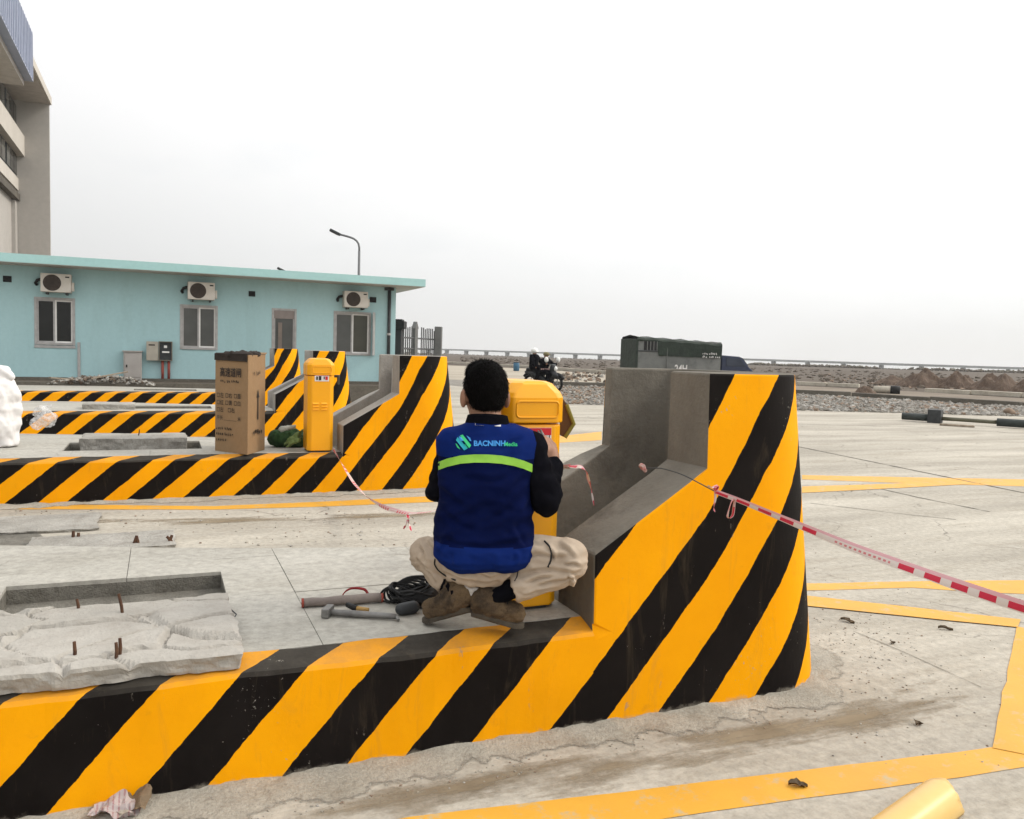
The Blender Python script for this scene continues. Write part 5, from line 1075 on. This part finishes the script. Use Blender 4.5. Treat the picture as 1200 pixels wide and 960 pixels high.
flesh('body', [('c', B(-.75, 0, .66), .06, B(-.35, 0, .60), .13), ('c', B(-.35, 0, .58), .13, B(.05, 0, .42), .12), ('c', B(.05, 0, .36), .12, B(.35, 0, .45), .10), ('c', B(.35, 0, .45), .12, B(.45, 0, .85), .13), ('c', B(.42, 0, .62), .14, B(.62, 0, .56), .12)], .025, M('black bike fairing', (.010, .010, .012), None, 4, .35, .03, spec=.5), t)
mb = MB(); mb.capsule(B(-.65, 0, .74), .09, B(-.02, 0, .70), .10); mb.build('seat', m_black, t, smooth=True)
mb = MB(); mb.tube([B(.36, -.34, .98), B(.42, -.1, .96), B(.42, .1, .96), B(.36, .34, .98)], .018, 8); hb = mb.build('handlebar', m_dsteel, t, smooth=True)
for y in (-.30, .30): mb = MB(); mb.tube([B(.38, y, .99), B(.40, y * 1.2, 1.10)], .01, 6); mb.build('mirror_stem', m_dsteel, t); mb = MB(); mb.ell(B(.40, y * 1.25, 1.14), (.075, .075, .10)); mb.build('mirror', m_white, t, smooth=True)
mb = MB(); mb.ell(B(.54, 0, .82), (.08, .08, .09)); mb.build('headlight', m_white, t, smooth=True)
for x in (-.55, .60): mb = MB(); mb.tube([B(x + .34 * math.cos(a), 0, .29 + .34 * math.sin(a)) for a in [.5 + .22 * k for k in range(10)]], .06, 8); mb.build('mudguard', m_black, t, smooth=True)
mb = MB(); mb.tube([B(-.2, -.13, .3), B(-.85, -.15, .36)], .04, 8); mb.build('exhaust', m_steel, t, smooth=True)
def rider(x, lean, hat, label, seat_z=.76):
    p = thing('person', B(x, 0, 0), label, 'person'); hip = B(x, 0, seat_z + .06); ch = B(x + lean, 0, seat_z + .36); nk = B(x + lean * 1.2, 0, seat_z + .50); hd = B(x + lean * 1.3, 0, seat_z + .59)
    L_ = [('c', hip, .14, ch, .15), ('c', nk, .05, hd, .06), ('e', hd, (.085, .085, .11))]; hand = B(.38 if x > -.2 else x + .35, 0, .98 if x > -.2 else .85)
    for s in (-1, 1):
        sh = ch + by * s * .17 + V((0, 0, .08)); el = sh.lerp(hand + by * s * .28, .5) + by * s * .06 - V((0, 0, .08)); ha = hand + by * s * .30; kn = hip + bx * .38 + by * s * .18 - V((0, 0, .08)); an = kn - bx * .12 - V((0, 0, .40)); ft = an + bx * .14 - V((0, 0, .06))
        L_ += [('c', sh, .062, el, .05), ('c', el, .048, ha, .038), ('e', ha, (.05, .045, .045)), ('c', hip + by * s * .08, .10, kn, .075), ('c', kn, .07, an, .05), ('c', an, .05, ft, .042)]
    flesh('body', L_, .018, m_skin, p)
    flesh('jacket', [('c', hip, .165, ch, .18), ('c', ch + V((0, 0, .02)), .16, nk, .07)] + [a for s in (-1, 1) for a in (('c', ch + by * s * .17 + V((0, 0, .08)), .078, (ch + by * s * .17 + V((0, 0, .08))).lerp(hand + by * s * .28, .5) + by * s * .06 - V((0, 0, .08)), .066), ('c', (ch + by * s * .17 + V((0, 0, .08))).lerp(hand + by * s * .28, .5) + by * s * .06 - V((0, 0, .08)), .064, hand + by * s * .29, .052))], .02, m_jack, p, 2, lambda q, n: .012 * noise.noise(q * 14))
    flesh('trousers', [a for s in (-1, 1) for a in (('c', hip + by * s * .08, .125, hip + bx * .38 + by * s * .18 - V((0, 0, .08)), .092), ('c', hip + bx * .38 + by * s * .18 - V((0, 0, .08)), .088, hip + bx * .26 + by * s * .18 - V((0, 0, .46)), .066))], .02, m_jack, p, 2)
    if hat == 'helmet': flesh('helmet', [('e', hd + V((0, 0, .055)), (.135, .135, .11)), ('e', hd + bx * .08 + V((0, 0, .02)), (.09, .11, .025))], .012, m_white, p)
    else: flesh('cap', [('e', hd + V((0, 0, .06)), (.115, .115, .085)), ('e', hd + bx * .12 + V((0, 0, .04)), (.08, .085, .018))], .012, M('khaki cloth', (.20, .17, .085), (.14, .12, .06), 14, .9, .3), p)
    return p
rider(-.42, .02, 'helmet', 'person in a white helmet and dark jacket riding behind another on the motorbike', .80)
r2 = rider(.0, .10, 'cap', 'person in a khaki cap and dark jacket steering the motorbike', .68)
mb = MB()
for k in range(5): c = B(.16, -.24, .0) + V((0, 0, 1.02)); mb.obox(D(634.5 + k * 2.2, 432.6, 29.72), RT * .022, V((0, 0, .026)), FH * .006)
mb.build('jacket_print', M('pale pink print', (.55, .36, .34), None, 4, .7, 0), r2)['kind'] = 'stuff'

# ================================================================== THE SQUATTING WORKER
wk = D(572, 712, 2.93); PER = thing('person', (wk.x, wk.y, TOPZ), 'worker in blue vest and beige trousers squatting at the cabinet with his back turned', 'person')
def rot_to(f): f = V((f.x, f.y, 0)).normalized(); s = V((f.y, -f.x, 0)); return Matrix(((s.x, f.x, 0), (s.y, f.y, 0), (0, 0, 1)))   # columns: right, forward, up
hf = (FH * math.cos(R(16)) - RT * math.sin(R(16))); HR = rot_to(hf); hr, hd_ = V((HR[0][0], HR[1][0], 0)), V((HR[0][1], HR[1][1], 0))
hc = D(568, 460, 2.985)
SHL, SHR = D(531, 526, 2.97), D(621, 523, 2.95); ELL, WRL = D(515, 574, 3.02), D(556, 556, 3.08); ELR, WRR = D(640, 586, 2.90), D(647.5, 546, 2.985)
HIP = D(566, 650, 2.96); HL, HRr = D(536, 655, 2.97), D(597, 655, 2.945); KNL, KNR = D(500, 650, 3.03), D(667, 651, 2.885); ANL, ANR = D(530, 690, 2.93), D(592, 694, 2.875)
def hand(parts, wr, palm_c, fdir, side, curl, sc=1.0):
    """palm, four unequal bent fingers and a thumb leaving the side of the palm; fdir = where the fingers point, side = towards the thumb, curl = towards the palm's inside"""
    parts.append(('c', wr, .026, palm_c - fdir * .01, .026)); lens = (.068, .076, .071, .055); rad = (.0085, .0088, .0085, .0075)
    for k in range(4):
        o = side * (.027 - .018 * k); parts.append(('c', palm_c + o * .6 - fdir * .02, .015, palm_c + o + fdir * .030, .0115)); b0 = palm_c + o + fdir * .032; l = lens[k]; b1 = b0 + (fdir * .85 + curl * .35).normalized() * l * .42; b2 = b1 + (fdir * .25 + curl * .95).normalized() * l * .34; b3 = b2 + (curl * .8 - fdir * .45).normalized() * l * .26
        parts += [('c', b0, rad[k] * 1.12, b1, rad[k] * 1.05), ('c', b1, rad[k] * 1.03, b2, rad[k] * .95), ('c', b2, rad[k] * .94, b3, rad[k] * .8)]
    t0 = palm_c + side * .022 - fdir * .022; t1 = t0 + (side * .75 + fdir * .5 + curl * .4).normalized() * .036; t2 = t1 + (fdir * .75 + curl * .7 + side * .1).normalized() * .03; parts += [('c', t0, .013, t1, .0105), ('c', t1, .0105, t2, .0085)]
bp = [('e', hc, (.071, .090, .108), HR), ('e', hc + hd_ * .025 - V((0, 0, .058)), (.052, .062, .058), HR), ('c', D(571, 500, 2.955), .058, hc - V((0, 0, .06)) - hd_ * .012, .054)]
fz = hc + hd_ * .083
bp += [('c', fz + V((0, 0, .012)), .011, fz + hd_ * .020 - V((0, 0, .026)), .013), ('e', fz + hd_ * .008 - V((0, 0, .030)), (.019, .014, .010), HR), ('e', fz - hd_ * .006 - V((0, 0, .060)), (.024, .012, .007), HR), ('e', fz - hd_ * .008 - V((0, 0, .070)), (.021, .011, .008), HR), ('e', fz - hd_ * .012 - V((0, 0, .092)), (.024, .018, .016), HR)]
for s in (-1, 1): bp += [('e', hc + hr * s * .080 - hd_ * .010 - V((0, 0, .022)), (.012, .022, .034), HR), ('e', fz + hr * s * .032 - hd_ * .014 + V((0, 0, .006)), (.013, .010, .010), HR), ('c', fz + hr * s * .016 - hd_ * .008 + V((0, 0, .024)), .009, fz + hr * s * .046 - hd_ * .022 + V((0, 0, .024)), .008), ('e', fz + hr * s * .040 - hd_ * .020 - V((0, 0, .030)), (.022, .020, .022), HR)]
bp += [('c', HIP, .115, D(569, 560, 2.95), .12), ('c', D(569, 560, 2.95), .12, D(572, 520, 2.955), .09), ('c', SHL, .05, SHR, .05), ('c', SHL, .048, ELL, .038), ('c', ELL, .037, WRL, .026), ('c', SHR, .05, ELR, .04), ('c', ELR, .038, WRR, .027)]
for h, k, a in ((HL, KNL, ANL), (HRr, KNR, ANR)): bp += [('c', HIP, .10, h, .085), ('c', h, .078, k, .05), ('c', k, .044, a, .026)]
hand(bp, WRR, D(645.5, 530, 3.01), (V((0, 0, 1)) * .80 + FH * .3 - RT * .30).normalized(), (-RT * .55 - FH * .5 + V((0, 0, .1))).normalized(), (-RT * .8 + FH * .5).normalized())
hand(bp, WRL, D(570, 551, 3.08), (RT * .9 + FH * .3).normalized(), V((0, 0, 1)), (FH * .9 - RT * .2).normalized())
flesh('body', bp, .0045, m_skin, PER, 2)
# hair: short and black, thick on the crown, cut round the ears and tapering at the nape
m_hair, tt, b = nodes('black hair', .6, .03); b.inputs[0].default_value = (.0045, .004, .0038, 1); bump(tt, b, noi(tt, coords(tt, (1, 1, .18)), 160, 4, .7), .7, .004)
flesh('hair', [('e', hc - hd_ * .016 + V((0, 0, .020)), (.079, .086, .094), HR), ('e', hc - hd_ * .032 - V((0, 0, .020)), (.066, .062, .058), HR), ('e', hc + hd_ * .030 + V((0, 0, .070)), (.064, .062, .046), HR)], .005, m_hair, PER, 2, lambda p, n: .0022 * noise.noise(p * 60) + .0022 * noise.noise(V((p.x * 190, p.y * 190, p.z * 70))))
hm = PER.children[-1] if PER.children and PER.children[-1].name == 'hair' else bpy.data.objects['hair']; random.seed(3); mb = MB(); o_ = parent_loc(PER)
for v_ in random.sample(list(hm.data.vertices), min(5200, len(hm.data.vertices))):
    p = v_.co + o_; n = v_.normal; dwn = (V((0, 0, -1)) + hd_ * .3 * (1 if p.z > hc.z + .07 else -.1)); dwn = (dwn - n * dwn.dot(n)); k = (dwn * 1.0 + n * random.uniform(.2, .5) + V((random.uniform(-.25, .25), random.uniform(-.25, .25), random.uniform(-.1, .2)))).normalized(); sd = n.cross(k).normalized() * .0011; l = random.uniform(.007, .016)
    mb.add([p - sd, p + sd, p + k * l * .6 + n * .001 + sd * .6, p + k * l], [(0, 1, 2), (0, 2, 3)])
st_ = mb.build('hair_strands', m_hair, hm); st_['kind'] = 'stuff'
# dark long-sleeved jacket under the vest, with a stand-up collar
flesh('jacket', [('c', SHL, .055, ELL, .046), ('c', ELL, .050, WRL, .036), ('c', SHR, .058, ELR, .055), ('c', ELR, .054, WRR, .038), ('c', SHL, .05, D(572, 528, 2.97), .06), ('c', SHR, .05, D(572, 528, 2.97), .06), ('c', D(572, 530, 2.97), .07, D(568, 560, 2.97), .09)], .0065, m_jack, PER, 2, lambda p, n: .010 * noise.noise(V((p.x * 14, p.y * 14, p.z * 26))) + .004 * noise.noise(p * 44))
def pixel(p):
    v = p - EYE; z = v.dot(FW); return 600 + FOC * v.dot(CR) / z, 480 - FOC * v.dot(CU) / z
def creases(p, n, L_, amp):
    if n.dot(FW) > .25: return 0
    x, y = pixel(p); f = 0
    for P, w in L_:
        best = 1e9; side = 1; tt_ = 0
        for i_, ((x0, y0), (x1, y1)) in enumerate(zip(P, P[1:])):
            dx, dy = x1 - x0, y1 - y0; k = max(0, min(1, ((x - x0) * dx + (y - y0) * dy) / (dx * dx + dy * dy))); qx, qy = x0 + dx * k, y0 + dy * k; d = math.hypot(x - qx, y - qy)
            if d < best: best = d; side = 1 if (x - x0) * dy - (y - y0) * dx > 0 else -1; tt_ = (i_ + k) / (len(P) - 1)
        e = min(1, tt_ * 4, (1 - tt_) * 4 + .05); sd = best * side / w; f += amp * e * (math.exp(-(sd - .9) ** 2) - 1.1 * math.exp(-(sd + .5) ** 2 * 2.2))
    return f
def ring(c, w, d, up, n=28, tilt=0): return [c + RT * w * math.cos(2 * math.pi * k / n) + FH * d * math.sin(2 * math.pi * k / n) + V((0, 0, tilt * math.sin(2 * math.pi * k / n))) for k in range(n)]
def rings(mb, R_, caps=False):
    n = len(R_[0]); vs = [p for r in R_ for p in r]; fs = [(i * n + k, i * n + (k + 1) % n, (i + 1) * n + (k + 1) % n, (i + 1) * n + k) for i in range(len(R_) - 1) for k in range(n)]
    if caps: fs += [tuple(range(n))[::-1], tuple(range((len(R_) - 1) * n, len(R_) * n))]
    return mb.add(vs, fs)
mb = MB(); cc = D(571, 499, 2.965); R_ = []
for z, w, dd in ((-.012, .086, .082), (.008, .080, .075), (.028, .074, .070), (.036, .072, .068), (.030, .066, .062), (.0, .068, .064)): R_.append(ring(cc + V((0, 0, z)) + FH * .004, w, dd, 0, 28, -.012))
rings(mb, R_); o = mb.build('collar', m_jack, PER, smooth=True)
# blue work vest: lofted round the back, with soft folds
def srow(cx, y, hw, hd, d, n=96, p=2.5):
    c = D(cx, y, d - hd) + FH * hd; w = hw / FOC * (d - hd * .35); out = []
    for k in range(n):
        a = 2 * math.pi * k / n; ca, sa = math.cos(a), math.sin(a); out.append(c + RT * w * math.copysign(abs(ca) ** (2 / p), ca) + FH * hd * math.copysign(abs(sa) ** (2 / p), sa))
    return out
rows = [(566, 673, 47, .135, 2.94), (566, 669, 56, .155, 2.94), (565.5, 662, 60.5, .162, 2.94), (565, 650, 61.5, .160, 2.94), (565, 636, 61.5, .150, 2.94), (566, 615, 58.5, .142, 2.94), (568, 590, 56, .136, 2.94), (569, 566, 57.5, .132, 2.945), (570, 545, 60, .126, 2.95), (571, 530, 63, .118, 2.955), (572, 519, 63, .108, 2.96), (572, 509, 54, .096, 2.96), (571.5, 501, 34, .084, 2.96), (571, 497, 25, .078, 2.96)]
RR = []
for (a, b_) in zip(rows, rows[1:]):
    for k in range(7): f = k / 7; RR.append(tuple(a[i] + (b_[i] - a[i]) * f for i in range(5)))
RR.append(rows[-1]); mb = MB(); rings(mb, [srow(*r) for r in RR]); me = bpy.data.meshes.new('vest'); me.from_pydata(mb.v, [], mb.f); me.update()
cz = D(566, 640, 2.94).z; tz_ = D(572, 520, 2.95).z
VC = [([(624, 556), (604, 574), (584, 590)], 4), ([(621, 578), (598, 600), (566, 616)], 4.5), ([(512, 566), (530, 584), (548, 594)], 4), ([(513, 592), (535, 612), (562, 622)], 4.5), ([(509, 626), (535, 636), (570, 640), (600, 634), (624, 622)], 4), ([(540, 556), (570, 562), (600, 558)], 5), ([(512, 648), (520, 638), (530, 622)], 3.5), ([(618, 645), (608, 630), (602, 612)], 3.5), ([(556, 648), (554, 658), (555, 668)], 2.6), ([(580, 648), (582, 658), (580, 668)], 2.6), ([(532, 646), (530, 656), (532, 664)], 2.4), ([(602, 646), (604, 655), (601, 662)], 2.4), ([(528, 512), (540, 520), (548, 530)], 4), ([(614, 514), (602, 522), (596, 530)], 4)]
def folds(p, n):
    u = (p - EYE).dot(RT); h = (p.z - cz) / (tz_ - cz); m_ = max(0, min(1, 1 - abs(h - .42) * 1.5))
    f = .012 * noise.noise(V((u * 9, p.z * 10, 3))) + m_ * .020 * (.5 - abs(noise.noise(V((u * 6 + p.z * 8, p.z * 17 - u * 7, 1))))) + m_ * .010 * (.5 - abs(noise.noise(V((u * 12 - p.z * 9, p.z * 30 + u * 10, 6))))) - m_ * .012 + .0035 * noise.noise(V((u * 34, p.z * 40, 5)))
    return f + creases(p, n, VC, .0062)
wrinkle(me, folds)
m_vest = M('royal blue work cloth', (.0024, .006, .042), (.0016, .004, .029), 6, .9, .35, 260, .0012, .04)
hem_mat = M('blue rib hem', (.0065, .023, .145), (.0045, .017, .11), 10, .85, .4, 300, .0015, .15)
m_yoke = M('brighter blue yoke cloth', (.0055, .019, .122), (.0036, .013, .09), 6, .9, .35, 260, .0012, .04)
vest = place('vest', me, m_vest, PER); vest.data.materials.append(m_yoke)
for p_ in vest.data.polygons:
    if p_.center.z + TOPZ > D(571, 537, 2.85).z or p_.center.z + TOPZ < D(571, 642, 2.80).z: p_.material_index = 1
vest.modifiers.new('s', 'SUBSURF').levels = 1; vest.modifiers['s'].render_levels = 1
bvh_me = bpy.data.meshes.new_from_object(vest.evaluated_get(bpy.context.evaluated_depsgraph_get())); off = parent_loc(PER)
bpy.context.view_layer.update()
BV = BVHTree.FromPolygons([v.co + off for v in bvh_me.vertices], [tuple(p.vertices) for p in bvh_me.polygons])
def hit(x, y, lift=.003, tree=None):
    r = ray(x, y).normalized(); h = (tree or BV).ray_cast(EYE, r)
    return (h[0] - r * lift) if h[0] is not None else None
def on_cloth(name, grid, mat, lift, kind=None, par=None):
    """cut a patch to lie on the vest: grid = rows of photo points"""
    mb = MB(); n = len(grid[0]); vs = []
    for row in grid:
        for (x, y) in row: h = hit(x, y, lift); vs.append(h if h is not None else D(x, y, 2.9))
    mb.add(vs, [(i * n + k, i * n + k + 1, (i + 1) * n + k + 1, (i + 1) * n + k) for i in range(len(grid) - 1) for k in range(n - 1)]); o = mb.build(name, mat, par or vest, smooth=True)
    return o
top = [(513.5, 541.5), (524, 537.5), (540, 533.8), (556, 532.6), (572, 532.7), (588, 534), (602, 536.5), (614, 540), (624, 544.2)]
def along(P, u):
    u = u * (len(P) - 1); i = min(int(u), len(P) - 2); f = u - i; return (P[i][0] + (P[i + 1][0] - P[i][0]) * f, P[i][1] + (P[i + 1][1] - P[i][1]) * f)
m_lime = M('lime reflective tape', (.27, .55, .06), (.23, .49, .05), 30, .5, .1, 200)
on_cloth('reflective_strip', [[(along(top, k / 40)[0], along(top, k / 40)[1] + dy) for k in range(41)] for dy in (0, 2, 4, 6, 8, 9.6)], m_lime, .0035)
m_l1 = M('light blue print', (.05, .30, .72), None, 4, .6, 0); m_l2 = M('green print', (.03, .52, .18), None, 4, .6, 0); m_l3 = M('turquoise print', (.03, .48, .60), None, 4, .6, 0)
def flat_text(txt, x, y, s, sx, mat, name, bold):
    mb = MB(); text_mb(mb, txt, (0, 0, 0), (1, 0, 0), (0, 1, 0), 1, bold=bold); vs = []
    for p in mb.v: h = hit(x + p.x * s * sx, y - p.y * s - .0 * p.x, .0042); vs.append(h if h is not None else D(x, y, 2.9))
    mb.v = vs; o = mb.build(name, mat, vest); o['kind'] = 'stuff'; return o
flat_text('BACNINH', 555, 522.5, 8.6, .98, m_l1, 'lettering', .035); flat_text('Media', 590.2, 522.8, 6.6, 1.02, m_l2, 'lettering', .02)
E0 = lambda x, y: (533.6 + (x - 90) / 265 * 18.8, 509.3 + (y - 530) / 270 * 18.5)
mb = MB(); mats = [m_l3, m_l2, m_l1]
for mi, P, lf in ((2, [(150, 560), (185, 575), (235, 640), (160, 640)], .0040), (1, [(165, 690), (255, 700), (300, 765), (225, 760)], .0040), (0, [(130, 573), (100, 625), (235, 800), (292, 770)], .0046), (1, [(165, 548), (212, 532), (352, 715), (318, 762)], .0046), (2, [(272, 545), (335, 585), (355, 645), (330, 640), (300, 590)], .0043), (1, [(92, 680), (112, 690), (150, 745), (172, 788), (120, 750)], .0043)):
    c = (sum(p[0] for p in P) / len(P), sum(p[1] for p in P) / len(P)); vs = [hit(*E0(*p), lf) for p in P] + [hit(*E0(*c), lf)]; n = len(P)
    if all(v is not None for v in vs): mb.add(vs, [(i, (i + 1) % n, n) for i in range(n)], mi)
mb.build('emblem', mats, vest)['kind'] = 'stuff'
for x0, x1, y0 in ((557, 567, 492.5), (579, 587, 493.5)): mb = MB(); P = [D(x, y, 2.87) for x, y in ((x0, y0), (x1, y0 + .6), (x1, y0 + 3), (x0, y0 + 2.4))]; mb.add([(hit(*q, .004) or D(*q, 2.885)) for q in ((x0, y0 + 3.6), (x1, y0 + 4.2), (x1, y0 + 6.4), (x0, y0 + 5.8))], [(3, 2, 1, 0)]); mb.build('collar_tag', m_paper, vest)
# beige work trousers
TC = [([(606, 655), (628, 648), (652, 652), (670, 650)], 3.5), ([(600, 676), (625, 668), (648, 667), (672, 671), (682, 668)], 3.2), ([(654, 636), (666, 644), (675, 656)], 2.8), ([(640, 640), (648, 648), (650, 660)], 2.6), ([(622, 690), (642, 682), (660, 680), (676, 676)], 2.6), ([(612, 684), (632, 677), (650, 675)], 2.2), ([(660, 662), (672, 660), (681, 664)], 2.2), ([(612, 698), (630, 692), (650, 688)], 2.2), ([(664, 672), (670, 680), (668, 688)], 2.2), ([(490, 636), (497, 648), (500, 662)], 2.6), ([(498, 630), (507, 642), (511, 656)], 2.6), ([(494, 664), (505, 672), (512, 684)], 2.6), ([(488, 652), (494, 660), (504, 666)], 2.2), ([(516, 668), (540, 678), (566, 682), (590, 680)], 3), ([(530, 684), (556, 688), (578, 688)], 2.6), ([(584, 690), (594, 678), (604, 664)], 2.8), ([(520, 676), (528, 684), (534, 692)], 2.4), ([(560, 672), (575, 676), (592, 671)], 2.4)]
def tw(p, n):
    q = V((p.dot(RT), p.dot(FH), p.z)); w = q + V((.03 * noise.noise(q * 9), 0, .03 * noise.noise(q * 9 + V((4, 0, 0)))))
    rg = 1 - abs(noise.noise(V((w.x * 9 + w.z * 6, w.y * 6, w.z * 24 - w.x * 7)))) * 2.2          # drawn, ridge-like folds
    r2 = 1 - abs(noise.noise(V((w.x * 16 - w.z * 9, w.y * 8, w.z * 40 + w.x * 12)) + V((7, 1, 2)))) * 2.4
    return .004 * max(rg, -.3) + .0035 * max(r2, -.3) - .003 + creases(p, n, TC, .0085)
m_trou = M('beige twill', (.46, .375, .29), (.36, .285, .215), 7, .9, .35, 220, .0015, .1)
tr = flesh('trousers', [('e', HIP - V((0, 0, .01)), (.165, .15, .115), rot_to(FH)), ('c', HL, .092, KNL, .062), ('c', HRr, .092, KNR, .064), ('e', D(669, 659, 2.875), (.056, .06, .064)), ('e', KNL, (.064, .064, .064)), ('t', D(669, 668, 2.86), .050, D(602, 691, 2.865), .047), ('t', KNL - V((0, 0, .012)), .054, D(526, 686, 2.95), .046), ('c', HL, .085, D(566, 672, 2.93), .07), ('c', HRr, .085, D(566, 672, 2.93), .07)], .0055, m_trou, PER, 3, tw)
TB = BVHTree.FromPolygons([v.co + off for v in tr.data.vertices], [tuple(p.vertices) for p in tr.data.polygons])
for P, r in (([(638, 634), (644, 640), (646.5, 648), (645.5, 657), (642, 665)], .0032), ([(510, 655), (509, 661), (513, 668), (522, 675), (534, 680)], .0032), ([(611, 662), (607, 669), (606, 676), (603, 681)], .0018)):
    q = [hit(x, y, .0012, TB) for x, y in P]; q = [v for v in q if v is not None]
    if len(q) > 2: mb = MB(); mb.tube(smooth_path(q, 5, 2), r, 6); mb.build('seam_cord', m_black, tr, smooth=True)
# muddy work shoes, heels together and raised, toes turned out
m_shoe = concrete('muddy shoe suede', (.20, .135, .075), (.05, .036, .025), (.022, .018, .015), (1, 1, 1), 0, .85, .8, 9)
m_sole = M('dirty rubber sole', (.085, .07, .052), (.04, .034, .027), 20, .9, .5, 60)
def shoe(heel, mid, toe, an, r0):
    zs = TOPZ + .004
    o = flesh('shoe', [('c', heel, r0, mid, r0 + .003), ('c', mid, r0 + .003, toe + V((0, 0, .006)), r0 - .002), ('c', heel + V((0, 0, .012)), r0 - .002, an, .043), ('c', mid + V((0, 0, .01)), r0 - .006, an, .038)], .005, m_shoe, PER, 2, lambda p, n: .006 * noise.noise(p * 34) + .003 * noise.noise(p * 90) if p.z > zs else 0)
    for v in o.data.vertices:
        if v.co.z < .010: v.co.z = .010 + .12 * (v.co.z - .010)
    d = (toe - heel); d.z = 0; d.normalize(); s = V((-d.y, d.x, 0)); P = []; n = 26
    kn_ = KNL if an.dot(RT) < wk.dot(RT) - .0 and heel.dot(RT) < D(553, 700, 2.88).dot(RT) else KNR; ab = ANL if kn_ is KNL else ANR
    flesh('sock', [('c', ab, .035, ab.lerp(kn_, .22), .040), ('c', ab, .035, heel.lerp(mid, .4) + V((0, 0, .02)), .033)], .006, m_jack, PER, 2)
    ax_ = (an - heel.lerp(mid, .4)).normalized(); mb = MB(); mb.tube([heel.lerp(mid, .4) + ax_ * .02, heel.lerp(mid, .4) + ax_ * .045, an + ax_ * .02], [.040, .0415, .038], 18); mb.build('shoe_collar', m_jack, o, smooth=True)
    hz = heel.z - r0 - TOPZ; tzz = 0.002
    for k in range(n):
        a = 2 * math.pi * k / n; l = ((toe - heel).length) / 2 + r0 * .78; c = (heel + toe) / 2; w = r0 * (.86 + .10 * math.cos(a)); P.append(c + d * l * math.cos(a) + s * w * math.sin(a))
    mb = MB(); top_, bot = [], []
    for p in P:
        u = ((p - heel).dot(d)) / max((toe - heel).length, .01); um = (mid - heel).dot(d) / max((toe - heel).length, .01); zc = heel.z + (mid.z - heel.z) * max(0, u) / um if u < um else mid.z + (toe.z - mid.z) * min(1, (u - um) / (1 - um)); zb = max(TOPZ + tzz, zc - r0 - .008); bot.append(V((p.x, p.y, zb))); top_.append(V((p.x, p.y, zb + .020)))
    rings(mb, [bot, top_], True); mb.build('sole', m_sole, o, bevel=.004)
    mb = MB()
    for k in range(3): c = mid.lerp(an, .25 + .22 * k); mb.tube(smooth_path([c + s * .036 + d * .02, c + d * .036 + V((0, 0, .02)), c - s * .036 + d * .02], 4, 1), .0028, 6)
    mb.build('lace', m_black, o, smooth=True)['kind'] = 'stuff'; return o
shoe(D(543, 700, 2.885), D(523, 708, 2.905), D(507, 715, 2.935), D(534, 684, 2.93), .041)
shoe(D(564, 706, 2.87), D(584, 713, 2.885), D(603, 720, 2.905), D(586, 694, 2.90), .041)
mb = MB(); mb.capsule(D(547, 689, 2.87), .012, D(558, 691, 2.87), .012); mb.capsule(D(552, 692, 2.865), .014, D(551, 701, 2.86), .005); place('sock', wrinkle(remesh(mb, .004, 1), lambda p, n: .003 * noise.noise(p * 60)), M('off white sock', (.48, .45, .42), (.36, .33, .30), 20, .9, .3), PER)
# tool in the right hand
t = thing('pliers', D(634, 520, 3.03), 'small pliers held up in the right hand of the worker', 'pliers'); a, b_ = D(644, 530, 3.025), D(632, 506.5, 3.045); mb = MB(); mb.tube([a, a.lerp(b_, .5)], [.006, .0075], 8); mb.build('grip', m_red2, t, smooth=True)
mb = MB(); mb.tube([a.lerp(b_, .5), a.lerp(b_, .8), b_ - RT * .006 + V((0, 0, .006))], [.0075, .007, .003], 8); mb.build('jaw', m_steel, t, smooth=True); mb = MB(); mb.tube([a.lerp(b_, .6), a.lerp(b_, .85) + RT * .008, b_ + RT * .004 + V((0, 0, .01))], [.006, .006, .003], 8); mb.build('jaw', m_steel, t, smooth=True)

# ================================================================== HAZE
mb = MB(); mb.box((-1700, -900, -2.6), (1700, 900, 60)); m_haze = bpy.data.materials.new('thin haze'); m_haze.use_nodes = True; ht = m_haze.node_tree; ht.nodes.clear()
ho = ht.nodes.new('ShaderNodeOutputMaterial'); hv = ht.nodes.new('ShaderNodeVolumePrincipled'); hv.inputs['Density'].default_value = .00045; hv.inputs['Color'].default_value = (.96, .97, .98, 1); ht.links.new(hv.outputs[0], ho.inputs['Volume'])
tag(mb.build('haze', m_haze), kind='stuff')
